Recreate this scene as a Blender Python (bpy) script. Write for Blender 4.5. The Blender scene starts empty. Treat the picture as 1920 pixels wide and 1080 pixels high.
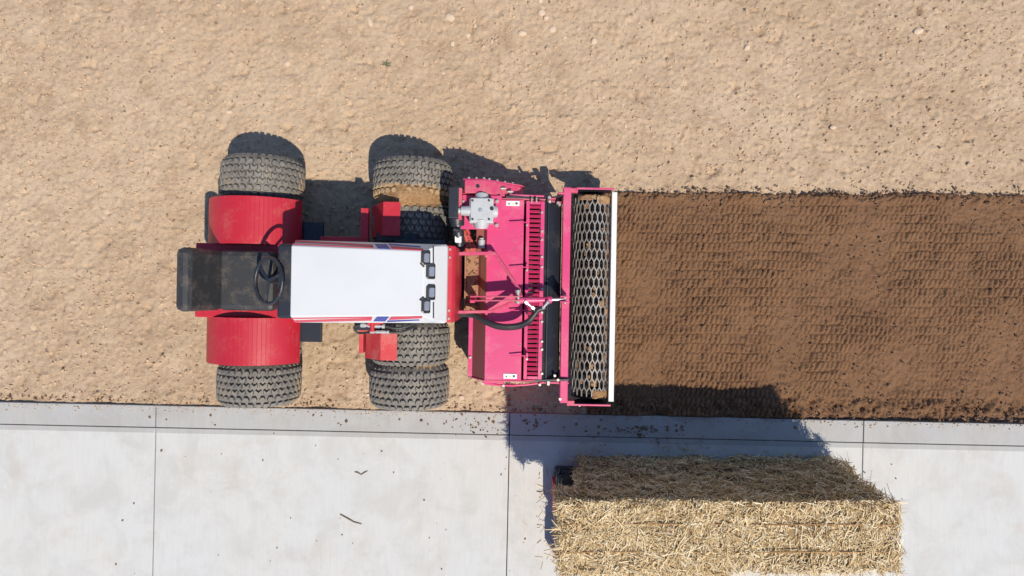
import bpy, math, random
import numpy as np
from mathutils import Vector, Matrix
random.seed(7)
PI = math.pi
scene = bpy.context.scene
COL = scene.collection

# ---------------------------------------------------------------- camera, sky, sun, exposure
CAM_H = 5.1
FPX = 1122.0                     # focal length in pixels of a 1920 wide picture
cam_d = bpy.data.cameras.new('camera')
cam_d.sensor_width = 36.0
cam_d.lens = 36.0 * FPX / 1920.0
cam_d.clip_end = 2000.0
cam = bpy.data.objects.new('camera', cam_d)
cam.location = (0, 0, CAM_H)
COL.objects.link(cam)
scene.camera = cam

SUN = Vector((0.33, -0.54, 1.0)).normalized()
world = bpy.data.worlds.new('World')
scene.world = world
world.use_nodes = True
wn = world.node_tree
wn.nodes.clear()
wo = wn.nodes.new('ShaderNodeOutputWorld')
wb = wn.nodes.new('ShaderNodeBackground')
ws = wn.nodes.new('ShaderNodeTexSky')
ws.sky_type = 'NISHITA'
ws.sun_disc = False
ws.sun_elevation = math.asin(SUN.z)
ws.sun_rotation = math.atan2(SUN.x, SUN.y)
wb.inputs['Strength'].default_value = 0.14
ws.ozone_density = 6.0
ws.air_density = 1.0
ws.dust_density = 0.3
wn.links.new(ws.outputs[0], wb.inputs[0])
wn.links.new(wb.outputs[0], wo.inputs[0])

sun_d = bpy.data.lights.new('sun', 'SUN')
sun_d.energy = 5.0
sun_d.angle = math.radians(0.5)
sun_d.color = (1.0, 0.93, 0.80)
sun = bpy.data.objects.new('sun', sun_d)
sun.rotation_euler = (-SUN).to_track_quat('-Z', 'Y').to_euler()
sun.location = SUN * 30
COL.objects.link(sun)

scene.view_settings.view_transform = 'Standard'
scene.view_settings.look = 'None'
scene.view_settings.exposure = -0.05
scene.view_settings.gamma = 1.0

# ---------------------------------------------------------------- helpers: picture -> place
TILT = math.radians(1.0)
CT, ST = math.cos(TILT), math.sin(TILT)
def wp(px, py, z=0.0):
    """point of the place seen at pixel (px,py) of the 1920x1080 picture at height z"""
    s = (CAM_H - z) / FPX
    return ((px - 960) * s, (540 - py) * s)
def mp(px, py, z=0.0):
    """the same in the frame of the machines (turned by one degree)"""
    x, y = wp(px, py, z)
    return (x * CT - y * ST, x * ST + y * CT)
def m2w(x, y):
    return (x * CT + y * ST, -x * ST + y * CT)

# ---------------------------------------------------------------- helpers: mesh building
class MB:
    def __init__(self):
        self.v = []; self.f = []; self.s = []
    def add(self, vs, fs, smooth=False):
        b = len(self.v)
        self.v += [tuple(p) for p in vs]
        self.f += [tuple(i + b for i in f) for f in fs]
        self.s += [smooth] * len(fs)
    def box(self, c, d, rot=None):
        hx, hy, hz = d[0] / 2, d[1] / 2, d[2] / 2
        vs = [Vector((sx * hx, sy * hy, sz * hz)) for sx in (-1, 1) for sy in (-1, 1) for sz in (-1, 1)]
        if rot is not None:
            vs = [rot @ p for p in vs]
        c = Vector(c)
        self.add([p + c for p in vs], [(0, 1, 3, 2), (4, 6, 7, 5), (0, 4, 5, 1), (2, 3, 7, 6), (0, 2, 6, 4), (1, 5, 7, 3)])
    def bar(self, a, b, w, h, up=(0, 0, 1)):
        """square bar from a to b"""
        a = Vector(a); b = Vector(b); d = b - a; L = d.length; d.normalize()
        u = Vector(up)
        if abs(d.dot(u)) > 0.98: u = Vector((0, 1, 0))
        sd = d.cross(u).normalized(); u2 = sd.cross(d).normalized()
        R = Matrix((d, sd, u2)).transposed()
        self.box((a + b) / 2, (L, w, h), R)
    def prism(self, pts, axis, a0, a1):
        """polygon pts (2D) pushed along axis: 'y' pts are x,z ; 'z' pts are x,y ; 'x' pts are y,z"""
        n = len(pts); vs = []
        for a in (a0, a1):
            for p in pts:
                vs.append({'y': (p[0], a, p[1]), 'z': (p[0], p[1], a), 'x': (a, p[0], p[1])}[axis])
        fs = [tuple(range(n))[::-1], tuple(range(n, 2 * n))]
        for i in range(n):
            j = (i + 1) % n
            fs.append((i, j, n + j, n + i))
        self.add(vs, fs)
    def sheet(self, pts, axis, a0, a1, t):
        """folded sheet: open polyline pts with thickness t below, pushed along axis"""
        low = [(p[0], p[1] - t) for p in pts]
        n = len(pts)
        for i in range(n - 1):
            self.prism([pts[i], pts[i + 1], low[i + 1], low[i]], axis, a0, a1)
    def cyl(self, a, b, r0, r1=None, n=14, caps=True, smooth=True):
        if r1 is None: r1 = r0
        a = Vector(a); b = Vector(b); d = (b - a).normalized()
        u = Vector((0, 0, 1)) if abs(d.z) < 0.9 else Vector((1, 0, 0))
        e1 = d.cross(u).normalized(); e2 = d.cross(e1)
        vs = []
        for c, r in ((a, r0), (b, r1)):
            for i in range(n):
                t = 2 * PI * i / n
                vs.append(c + (e1 * math.cos(t) + e2 * math.sin(t)) * r)
        self.add(vs, [(i, (i + 1) % n, n + (i + 1) % n, n + i) for i in range(n)], smooth)
        if caps:
            self.add(vs[:n], [tuple(range(n))]); self.add(vs[n:], [tuple(range(n))[::-1]])
    def tube(self, pts, r, n=8, smooth=True):
        pts = [Vector(p) for p in pts]
        rings = []
        prev = None
        for i, p in enumerate(pts):
            d = (pts[min(i + 1, len(pts) - 1)] - pts[max(i - 1, 0)]).normalized()
            if prev is None:
                u = Vector((0, 0, 1)) if abs(d.z) < 0.9 else Vector((1, 0, 0))
            else:
                u = prev
            e1 = (u - d * u.dot(d)).normalized(); e2 = d.cross(e1); prev = e1
            rr = r[i] if isinstance(r, (list, tuple)) else r
            rings.append([p + (e1 * math.cos(2 * PI * k / n) + e2 * math.sin(2 * PI * k / n)) * rr for k in range(n)])
        vs = [q for rg in rings for q in rg]; fs = []
        for i in range(len(rings) - 1):
            for k in range(n):
                fs.append((i * n + k, i * n + (k + 1) % n, (i + 1) * n + (k + 1) % n, (i + 1) * n + k))
        self.add(vs, fs, smooth)
        self.add(rings[0], [tuple(range(n))[::-1]]); self.add(rings[-1], [tuple(range(n))])
    def lathe(self, prof, n, axis='y', smooth=True):
        """prof: (radius, offset along the axis)"""
        vs = []
        for r, a in prof:
            for k in range(n):
                t = 2 * PI * k / n
                vs.append((r * math.cos(t), a, r * math.sin(t)) if axis == 'y' else (r * math.cos(t), r * math.sin(t), a))
        fs = []
        for i in range(len(prof) - 1):
            for k in range(n):
                fs.append((i * n + k, i * n + (k + 1) % n, (i + 1) * n + (k + 1) % n, (i + 1) * n + k))
        self.add(vs, fs, smooth)
    def mesh(self, name):
        me = bpy.data.meshes.new(name)
        me.from_pydata(self.v, [], self.f)
        me.polygons.foreach_set('use_smooth', self.s)
        me.update()
        import bmesh
        bm = bmesh.new(); bm.from_mesh(me)
        bmesh.ops.recalc_face_normals(bm, faces=bm.faces)
        bm.to_mesh(me); bm.free()
        return me
    def build(self, name, mat, parent=None, off=(0, 0, 0), bevel=0.0, loc=(0, 0, 0)):
        if off != (0, 0, 0):
            self.v = [(p[0] - off[0], p[1] - off[1], p[2] - off[2]) for p in self.v]
        me = self.mesh(name)
        me.materials.append(mat)
        o = bpy.data.objects.new(name, me)
        COL.objects.link(o)
        o.parent = parent
        o.location = loc
        if bevel > 0:
            b = o.modifiers.new('bevel', 'BEVEL')
            b.width = bevel; b.segments = 2; b.limit_method = 'ANGLE'; b.angle_limit = math.radians(35)
        return o

def tag(o, label=None, cat=None, group=None, kind=None):
    if label: o['label'] = label
    if cat: o['category'] = cat
    if group: o['group'] = group
    if kind: o['kind'] = kind
    return o
def empty(name, loc, rz=0.0):
    o = bpy.data.objects.new(name, None)
    o.empty_display_size = 0.1
    COL.objects.link(o); o.location = loc; o.rotation_euler = (0, 0, rz)
    return o

# value noise on arrays
def vnoise(x, y, seed):
    xi = np.floor(x).astype(np.int64); yi = np.floor(y).astype(np.int64)
    fx = x - xi; fy = y - yi
    fx = fx * fx * (3 - 2 * fx); fy = fy * fy * (3 - 2 * fy)
    def h(a, b):
        n = (a * 374761393 + b * 668265263 + seed * 982451653) & 0xFFFFFFFF
        n = ((n ^ (n >> 13)) * 1274126177) & 0xFFFFFFFF
        n = n ^ (n >> 16)
        return (n & 0xFFFF) / 65535.0
    a = h(xi, yi); b = h(xi + 1, yi); c = h(xi, yi + 1); d = h(xi + 1, yi + 1)
    return (a + (b - a) * fx) * (1 - fy) + (c + (d - c) * fx) * fy - 0.5
def fbm(x, y, seed, base, octs, gain=0.55):
    r = 0; amp = 1.0; f = base
    for i in range(octs):
        r = r + amp * vnoise(x * f + 13.7 * i, y * f - 7.1 * i, seed + i)
        f *= 2.03; amp *= gain
    return r
def grid_mesh(name, xs, ys, Z, mat, smooth=True, keep=None):
    nx, ny = len(xs), len(ys)
    X, Y = np.meshgrid(xs, ys)
    co = np.stack([X.ravel(), Y.ravel(), Z.ravel()], 1)
    idx = np.arange(nx * ny).reshape(ny, nx)
    q = np.stack([idx[:-1, :-1].ravel(), idx[:-1, 1:].ravel(), idx[1:, 1:].ravel(), idx[1:, :-1].ravel()], 1)
    me = bpy.data.meshes.new(name)
    me.vertices.add(len(co)); me.vertices.foreach_set('co', co.ravel())
    me.loops.add(q.size); me.loops.foreach_set('vertex_index', q.ravel())
    me.polygons.add(len(q))
    me.polygons.foreach_set('loop_start', np.arange(0, q.size, 4))
    me.polygons.foreach_set('use_smooth', np.full(len(q), smooth))
    me.update(calc_edges=True)
    me.materials.append(mat)
    o = bpy.data.objects.new(name, me)
    COL.objects.link(o)
    return o
def tri_soup(name, V, F, mat, parent=None, smooth=False):
    me = bpy.data.meshes.new(name)
    V = np.asarray(V, dtype=np.float32); F = np.asarray(F, dtype=np.int32)
    k = F.shape[1]
    me.vertices.add(len(V)); me.vertices.foreach_set('co', V.ravel())
    me.loops.add(F.size); me.loops.foreach_set('vertex_index', F.ravel())
    me.polygons.add(len(F)); me.polygons.foreach_set('loop_start', np.arange(0, F.size, k))
    me.polygons.foreach_set('use_smooth', np.full(len(F), smooth))
    me.update(calc_edges=True)
    me.materials.append(mat)
    o = bpy.data.objects.new(name, me)
    COL.objects.link(o); o.parent = parent
    return o

# ---------------------------------------------------------------- materials
class N:
    def __init__(self, name):
        self.m = bpy.data.materials.new(name); self.m.use_nodes = True
        self.t = self.m.node_tree; self.t.nodes.clear()
        self.out = self.t.nodes.new('ShaderNodeOutputMaterial')
        self.p = self.t.nodes.new('ShaderNodeBsdfPrincipled')
        self.t.links.new(self.p.outputs[0], self.out.inputs[0])
        self.co = self.t.nodes.new('ShaderNodeTexCoord').outputs['Object']
    def n(self, ty, **kw):
        x = self.t.nodes.new(ty)
        for k, v in kw.items(): setattr(x, k, v)
        return x
    def l(self, a, b): self.t.links.new(a, b)
    def noise(self, scale, detail=4, rough=0.6, vec=None, dist=0.0):
        x = self.n('ShaderNodeTexNoise')
        x.inputs['Scale'].default_value = scale; x.inputs['Detail'].default_value = detail
        x.inputs['Roughness'].default_value = rough; x.inputs['Distortion'].default_value = dist
        self.l(vec if vec else self.co, x.inputs['Vector'])
        return x.outputs['Fac']
    def ramp(self, fac, stops):
        x = self.n('ShaderNodeValToRGB')
        e = x.color_ramp.elements
        while len(e) < len(stops): e.new(0.5)
        for i, (p, c) in enumerate(stops):
            e[i].position = p
            e[i].color = c if len(c) == 4 else (*c, 1)
        self.l(fac, x.inputs['Fac'])
        return x.outputs['Color']
    def gray(self, fac, a, b):
        if a > b: return self.ramp(fac, [(b, (1, 1, 1)), (a, (0, 0, 0))])
        return self.ramp(fac, [(a, (0, 0, 0)), (b, (1, 1, 1))])
    def mix(self, fac, a, b, mode='MIX'):
        x = self.n('ShaderNodeMix', data_type='RGBA', blend_type=mode)
        for s, i in ((fac, 0), (a, 6), (b, 7)):
            if isinstance(s, (int, float)): x.inputs[i].default_value = s
            elif isinstance(s, tuple): x.inputs[i].default_value = (*s, 1) if len(s) == 3 else s
            else: self.l(s, x.inputs[i])
        return x.outputs[2]
    def math(self, op, a, b=0.0, clamp=False):
        x = self.n('ShaderNodeMath', operation=op, use_clamp=clamp)
        for s, i in ((a, 0), (b, 1)):
            if isinstance(s, (int, float)): x.inputs[i].default_value = s
            else: self.l(s, x.inputs[i])
        return x.outputs[0]
    def bump(self, h, strength, dist):
        b = self.n('ShaderNodeBump')
        b.inputs['Strength'].default_value = strength; b.inputs['Distance'].default_value = dist
        self.l(h, b.inputs['Height']); self.l(b.outputs[0], self.p.inputs['Normal'])
    def set(self, **kw):
        for k, v in kw.items():
            k = k.replace('_', ' ')
            if isinstance(v, (int, float)): self.p.inputs[k].default_value = v
            elif isinstance(v, tuple): self.p.inputs[k].default_value = (*v, 1) if len(v) == 3 else v
            else: self.l(v, self.p.inputs[k])

DUST = (0.40, 0.29, 0.19)
def paint(name, col, rough=0.4, dust=0.25, dustcol=DUST, scale=6.0, metal=0.0, coat=0.0, lo=0.5, chips=False):
    n = N(name)
    a = n.noise(scale, 6, 0.65)
    b = n.noise(scale * 9, 4, 0.7)
    f = n.math('ADD', n.math('MULTIPLY', a, 0.65), n.math('MULTIPLY', b, 0.35))
    m = n.math('MULTIPLY', n.gray(f, lo, lo + 0.22), dust)
    vary = n.mix(n.noise(scale * 0.5, 2), tuple(c * 0.9 for c in col), tuple(min(1, c * 1.1) for c in col))
    if chips:
        vary = n.mix(n.math('MULTIPLY', n.gray(n.noise(38, 3, 0.55), 0.66, 0.70), 0.75), vary, (0.16, 0.09, 0.07))
        vary = n.mix(n.math('MULTIPLY', n.gray(n.noise(2.2, 6, 0.75), 0.50, 0.66), 0.30), vary, (0.62, 0.30, 0.33))
    n.set(Base_Color=n.mix(m, vary, dustcol), Metallic=metal,
          Roughness=n.math('ADD', rough, n.math('MULTIPLY', m, 0.45)), Coat_Weight=coat)
    n.bump(b, 0.12, 0.002)
    return n.m

def mat_dirt():
    n = N('dry_dirt')
    big = n.noise(0.5, 5, 0.6)
    mid = n.noise(4.0, 9, 0.72)
    fine = n.noise(30, 7, 0.75)
    grit = n.noise(120, 4, 0.75)
    c = n.mix(n.gray(big, 0.40, 0.60), (0.555, 0.394, 0.256), (0.63, 0.465, 0.315))
    c = n.mix(n.math('MULTIPLY', n.gray(mid, 0.49, 0.36), 0.55), c, (0.43, 0.29, 0.185))
    c = n.mix(n.math('MULTIPLY', n.gray(mid, 0.54, 0.64), 0.45), c, (0.70, 0.52, 0.36))
    c = n.mix(n.math('MULTIPLY', n.gray(fine, 0.55, 0.66), 0.55), c, (0.76, 0.595, 0.435))
    c = n.mix(n.math('MULTIPLY', n.gray(fine, 0.46, 0.34), 0.75), c, (0.29, 0.185, 0.11))
    c = n.mix(n.math('MULTIPLY', n.gray(grit, 0.57, 0.67), 0.60), c, (0.29, 0.19, 0.115))
    c = n.mix(n.math('MULTIPLY', n.gray(grit, 0.42, 0.32), 0.45), c, (0.78, 0.63, 0.48))
    n.set(Base_Color=c, Roughness=0.95, Specular_IOR_Level=0.12)
    h = n.math('ADD', n.math('MULTIPLY', mid, 0.25), n.math('ADD', n.math('MULTIPLY', fine, 0.55), n.math('MULTIPLY', grit, 0.35)))
    n.bump(h, 0.85, 0.028)
    return n.m
def mat_tilled():
    n = N('moist_tilled_soil')
    big = n.noise(1.6, 4, 0.6)
    mid = n.noise(14, 6, 0.7)
    fine = n.noise(70, 5, 0.7)
    c = n.mix(n.gray(big, 0.35, 0.65), (0.165, 0.086, 0.046), (0.20, 0.107, 0.056))
    c = n.mix(n.math('MULTIPLY', n.gray(mid, 0.42, 0.68), 0.5), c, (0.215, 0.120, 0.066))
    c = n.mix(n.math('MULTIPLY', n.gray(fine, 0.56, 0.72), 0.45), c, (0.105, 0.055, 0.030))
    n.set(Base_Color=c, Roughness=0.92, Specular_IOR_Level=0.2)
    n.bump(n.math('ADD', mid, n.math('MULTIPLY', fine, 0.5)), 0.8, 0.014)
    return n.m
def mat_concrete(name, base, warm):
    n = N(name)
    mp_ = n.n('ShaderNodeMapping'); n.l(n.co, mp_.inputs[0]); mp_.inputs['Scale'].default_value = (9, 0.9, 1)
    br = n.noise(5, 6, 0.7, mp_.outputs[0])
    big = n.noise(0.9, 5, 0.62)
    bl = n.noise(3.3, 6, 0.66, dist=0.6)
    fine = n.noise(60, 5, 0.7)
    c = n.mix(n.gray(big, 0.36, 0.66), base, warm)
    c = n.mix(n.math('MULTIPLY', n.gray(br, 0.38, 0.66), 0.40), c, tuple(x * 0.86 for x in base))
    c = n.mix(n.math('MULTIPLY', n.gray(bl, 0.46, 0.66), 0.60), c, tuple(x * 0.80 for x in warm))
    c = n.mix(n.math('MULTIPLY', n.gray(fine, 0.60, 0.74), 0.35), c, tuple(x * 0.62 for x in base))
    # tracked soil stains
    st = n.noise(2.1, 7, 0.72, dist=0.3)
    c = n.mix(n.math('MULTIPLY', n.gray(st, 0.54, 0.70), 0.30), c, (0.40, 0.31, 0.23))
    n.set(Base_Color=c, Roughness=0.88, Specular_IOR_Level=0.25)
    n.bump(n.math('ADD', fine, n.math('MULTIPLY', br, 0.6)), 0.25, 0.004)
    return n.m
def mat_straw(name, stops, rough=0.6):
    n = N(name)
    g = n.n('ShaderNodeNewGeometry')
    c = n.ramp(g.outputs['Random Per Island'], stops)
    n.set(Base_Color=c, Roughness=rough, Specular_IOR_Level=0.35)
    return n.m
def mat_mud():
    n = N('caked_mud')
    a = n.noise(11, 6, 0.7); b = n.noise(55, 5, 0.75)
    c = n.mix(n.gray(a, 0.38, 0.62), (0.33, 0.185, 0.085), (0.46, 0.285, 0.15))
    c = n.mix(n.math('MULTIPLY', n.gray(b, 0.50, 0.36), 0.7), c, (0.21, 0.115, 0.055))
    n.set(Base_Color=c, Roughness=0.95, Specular_IOR_Level=0.1)
    n.bump(n.math('ADD', a, b), 0.9, 0.015)
    return n.m
def mat_rubber(name, muddy=False):
    n = N(name)
    a = n.noise(9, 6, 0.68); b = n.noise(60, 4, 0.7)
    c = n.mix(n.gray(a, 0.38, 0.62), (0.145, 0.135, 0.122), (0.235, 0.212, 0.184))
    c = n.mix(n.math('MULTIPLY', n.gray(b, 0.48, 0.68), 0.5), c, (0.34, 0.30, 0.255))
    c = n.mix(n.math('MULTIPLY', n.gray(n.noise(5, 5, 0.7), 0.55, 0.68), 0.75), c, (0.33, 0.235, 0.145))
    if muddy:
        sep = n.n('ShaderNodeSeparateXYZ'); n.l(n.co, sep.inputs[0])
        e = n.math('ADD', sep.outputs[1], n.math('MULTIPLY', n.math('SUBTRACT', n.noise(16, 5, 0.7), 0.5), 0.10))
        mk = n.ramp(e, [(0.0, (1, 1, 1)), (0.012, (0, 0, 0))])
        x = n.n('ShaderNodeMapRange'); n.l(e, x.inputs[0])
        x.inputs[1].default_value = -0.045; x.inputs[2].default_value = -0.065
        x.inputs[3].default_value = 0; x.inputs[4].default_value = 1
        c = n.mix(x.outputs[0], c, n.mix(a, (0.36, 0.235, 0.125), (0.46, 0.32, 0.19)))
    n.set(Base_Color=c, Roughness=0.8, Specular_IOR_Level=0.3)
    n.bump(b, 0.3, 0.003)
    return n.m

M = {}
M['dirt'] = mat_dirt()
M['tilled'] = mat_tilled()
M['slab'] = mat_concrete('broom_finished_concrete', (0.54, 0.535, 0.52), (0.555, 0.53, 0.49))
M['kerb'] = mat_concrete('kerb_concrete', (0.40, 0.395, 0.385), (0.43, 0.405, 0.375))
M['joint'] = paint('joint_grit', (0.16, 0.14, 0.12), 0.95, 0.5)
M['pink'] = paint('crimson_pink_paint', (0.60, 0.050, 0.165), 0.38, 0.30, (0.55, 0.36, 0.28), 5, lo=0.52, chips=True)
M['pink_slat'] = paint('slat_crimson_paint', (0.50, 0.025, 0.095), 0.42, 0.30, (0.40, 0.2, 0.16), 9, lo=0.5)
M['pink_dusty'] = paint('dusty_pink_paint', (0.56, 0.05, 0.135), 0.45, 0.50, (0.42, 0.27, 0.19), 7, lo=0.44)
M['pink_mud'] = paint('muddy_pink_paint', (0.30, 0.055, 0.065), 0.6, 0.75, (0.22, 0.10, 0.06), 6, lo=0.40)
M['tray_mud'] = paint('mud_covered_steel', (0.36, 0.19, 0.11), 0.85, 0.85, (0.28, 0.14, 0.075), 8, lo=0.44)
M['red'] = paint('tractor_red_paint', (0.46, 0.016, 0.032), 0.42, 0.30, DUST, 6, lo=0.52)
M['red_dusty'] = paint('dusty_tractor_red_paint', (0.52, 0.035, 0.04), 0.48, 0.55, (0.42, 0.26, 0.20), 7, lo=0.45)
M['white'] = paint('white_hood_paint', (0.60, 0.60, 0.60), 0.36, 0.16, (0.62, 0.56, 0.50), 4, lo=0.56)
M['white_bar'] = paint('white_bar_paint', (0.70, 0.69, 0.66), 0.4, 0.35, (0.5, 0.42, 0.34), 5, lo=0.56)
M['stripe_red'] = paint('red_stripe', (0.56, 0.06, 0.10), 0.4, 0.2, DUST, 6)
M['stripe_blue'] = paint('blue_stripe', (0.05, 0.06, 0.30), 0.4, 0.2, DUST, 6)
M['black'] = paint('black_paint', (0.018, 0.021, 0.030), 0.42, 0.22, DUST, 6, lo=0.52)
M['black_flap'] = paint('black_steel_flap', (0.008, 0.010, 0.015), 0.5, 0.20, (0.20, 0.16, 0.13), 6, lo=0.52)
M['rubber_hose'] = paint('hose_rubber', (0.020, 0.020, 0.022), 0.45, 0.15, DUST, 9)
M['tyre'] = mat_rubber('tyre_rubber')
M['tyre_mud'] = mat_rubber('tyre_rubber_with_mud', True)
M['rim'] = paint('rim_paint', (0.55, 0.54, 0.52), 0.45, 0.6, DUST, 8, lo=0.44)
M['steel'] = paint('bright_steel', (0.62, 0.62, 0.61), 0.34, 0.22, DUST, 9, metal=0.75)
M['cast'] = paint('cast_aluminium', (0.50, 0.51, 0.51), 0.55, 0.55, (0.30, 0.27, 0.24), 16, metal=0.25, lo=0.47)
M['zinc'] = paint('zinc_bolt', (0.52, 0.47, 0.41), 0.4, 0.3, DUST, 20, metal=0.6)
M['mesh'] = paint('worn_mesh_steel', (0.32, 0.30, 0.275), 0.55, 0.65, (0.27, 0.185, 0.115), 9, metal=0.35, lo=0.47)
M['shaft'] = paint('shade_black_inner_drum', (0.012, 0.010, 0.009), 0.85, 0.55, (0.085, 0.055, 0.034), 10, lo=0.52)  # near-black colour carries the shade inside the roller
M['mud'] = mat_mud()
M['lamp_glass'] = paint('headlamp_lens', (0.42, 0.42, 0.44), 0.12, 0.1, DUST, 14, metal=0.55)
M['lamp_bezel'] = paint('headlamp_bezel', (0.035, 0.035, 0.04), 0.3, 0.1, DUST, 9)
M['label'] = paint('white_label', (0.78, 0.77, 0.74), 0.5, 0.15, DUST, 12)
M['mark_yellow'] = paint('yellow_mark', (0.70, 0.50, 0.05), 0.5, 0.1, DUST, 12)
M['mark_dark'] = paint('dark_mark', (0.05, 0.05, 0.05), 0.5, 0.1, DUST, 12)
M['seat'] = paint('seat_vinyl', (0.03, 0.03, 0.032), 0.55, 0.3, DUST, 8)
M['stone'] = paint('pale_stone', (0.60, 0.46, 0.335), 0.9, 0.8, (0.50, 0.36, 0.245), 16, lo=0.42)
M['clod'] = paint('soil_clod', (0.23, 0.135, 0.08), 0.95, 0.6, (0.16, 0.09, 0.05), 40, lo=0.42)
M['crumb'] = paint('dry_crumb', (0.60, 0.42, 0.28), 0.95, 0.6, (0.33, 0.23, 0.15), 40, lo=0.42)
M['dark_crumb'] = paint('dark_crumb', (0.27, 0.175, 0.105), 0.95, 0.6, (0.19, 0.12, 0.07), 40, lo=0.42)
M['twig'] = paint('dry_twig', (0.20, 0.15, 0.10), 0.9, 0.3)
M['weed'] = paint('weed_leaf', (0.13, 0.15, 0.075), 0.7, 0.3)
M['case_black'] = paint('black_plastic', (0.016, 0.016, 0.018), 0.45, 0.15, DUST, 10)
M['case_red'] = paint('red_plastic', (0.48, 0.02, 0.03), 0.45, 0.12, DUST, 10)
M['straw'] = mat_straw('straw_strand', [(0.0, (0.28, 0.165, 0.065)), (0.25, (0.50, 0.34, 0.155)), (0.6, (0.68, 0.51, 0.28)), (1.0, (0.80, 0.69, 0.48))])
M['straw_core'] = paint('packed_straw', (0.34, 0.235, 0.115), 0.9, 0.8, (0.22, 0.14, 0.065), 30, lo=0.42)
M['twine'] = paint('baling_twine', (0.42, 0.22, 0.08), 0.8, 0.1)

# ---------------------------------------------------------------- the ground
def lin(a, b, n): return np.linspace(a, b, n, endpoint=False)
EDGE_M = -1.045                   # pavement edge in the machine frame (y)
# picture: edge at (657,765) and (1263,779)
ex0 = wp(657, 766); ex1 = wp(1263, 779)
SL = (ex1[1] - ex0[1]) / (ex1[0] - ex0[0])
def edge_y(x): return ex0[1] + (x - ex0[0]) * SL
TIP = 0.60                       # world x where the fresh tilth begins (under the roller)
xs = np.concatenate([[-600, -200, -60, -25, -12, -8], lin(-5.4, 5.4, 820), [5.4, 8, 12, 25, 60, 200, 600]])
ys = np.concatenate([[-600, -200, -60, -20, -8, -5, -3.2, -2.2, -1.6], lin(-1.35, 2.85, 380), [2.85, 3.6, 5, 8, 20, 60, 200, 600]])
X, Y = np.meshgrid(xs, ys)
Z = 0.022 * fbm(X, Y, 3, 1.1, 3) + 0.009 * fbm(X, Y, 11, 7.0, 2) + 0.010 * fbm(X, Y, 19, 32.0, 2, 0.8)
# pits and lumps
pit = fbm(X, Y, 41, 11.0, 2)
Z -= 0.030 * np.clip(pit - 0.37, 0, 1) / 0.3
lump = fbm(X, Y, 57, 20.0, 2)
Z += 0.025 * np.clip(lump - 0.37, 0, 1) / 0.3
Z = np.clip(Z, -0.045, 0.03)
# below the pavement and below the tilled strip the sheet dips out of the way
under = np.clip((edge_y(X) - 0.01 - Y) / 0.03, 0, 1)
Z = Z * (1 - under) - 0.16 * under
strip_t = wp(1200, 359)[1]; 
sy0 = 0.80; sy1 = -1.02
inside = np.clip((X - (TIP + 0.05)) / 0.08, 0, 1) * np.clip(((sy0 - 0.06 + (X - 1.2) * -0.004) - Y) / 0.04, 0, 1)
Z = Z * (1 - inside) - 0.06 * inside - 0.0
far = (np.abs(X) > 5.5) | (Y > 2.9) | (Y < -1.5)
Z[far & (under < 0.5) & (inside < 0.5)] = 0
Z = np.minimum(Z, np.where(under > 0, np.minimum(Z, -0.002), Z))
ground = grid_mesh('ground', xs, ys, Z, M['dirt'])
tag(ground, kind='structure')
def ground_z(x, y):
    i = int(np.clip(np.searchsorted(ys, y), 0, len(ys) - 1)); j = int(np.clip(np.searchsorted(xs, x), 0, len(xs) - 1))
    return float(Z[i, j])

# tilled strip with the print of the mesh roller
txs = np.concatenate([lin(TIP, 4.75, 560), [4.75, 5.5, 7, 10, 16, 30]])
tys = lin(-1.10, 0.90, 300)
X, Y = np.meshgrid(txs, tys)
wxx = X + 0.028 * fbm(X, Y, 71, 3.0, 3); wyy = Y + 0.02 * fbm(X, Y, 73, 4.0, 3)
CX, CY = 0.042, 0.078
u = (wxx - wyy * 0.28) / CX; v = wyy / CY
row = np.floor(v); uu = u + 0.5 * (row % 2)
du = np.abs(uu - np.floor(uu) - 0.5) * 2; dv = np.abs(v - row - 0.5) * 2
pad = np.clip((1.0 - du) * 3.0, 0, 1) ** 0.8 * np.clip(1.2 - dv ** 6 * 0.45 + 0.8 * fbm(X, Y, 79, 12, 2), 0.2, 1.2)
fade = np.clip(0.72 + 1.5 * fbm(X, Y, 77, 2.6, 3), 0.10, 1.15)
TZ = 0.004 + 0.029 * pad * fade + 0.014 * fbm(X, Y, 81, 6, 2) + 0.014 * fbm(X, Y, 87, 30, 3)
ttop = sy0 + (X - 1.2) * -0.004 + 0.03 * fbm(X, Y, 91, 7, 3)
tbot = sy1 + 0.10 + 0.05 * fbm(X, Y, 95, 6, 3)
# crumbly shoulder at the top, rough crumbs along the pavement
sh = np.exp(-((Y - (ttop - 0.03)) / 0.035) ** 2)
TZ += sh * (0.022 + 0.05 * fbm(X, Y, 99, 22, 3))
rough = np.clip((tbot - Y) / 0.05, 0, 1)
TZ += rough * (0.002 + 0.07 * fbm(X, Y, 101, 13, 3))
TZ -= np.clip((Y - ttop) / 0.03, 0, 1) * 0.10
TZ = np.where(Y < edge_y(X) + 0.005, np.minimum(TZ, 0.022), TZ)
TZ = np.where(Y < edge_y(X) - 0.01, -0.10, TZ)
TZ -= np.clip((TIP + 0.06 - X) / 0.06, 0, 1) * 0.05
tilled = grid_mesh('tilled_soil', txs, tys, TZ, M['tilled'])
tag(tilled, kind='structure')

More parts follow.
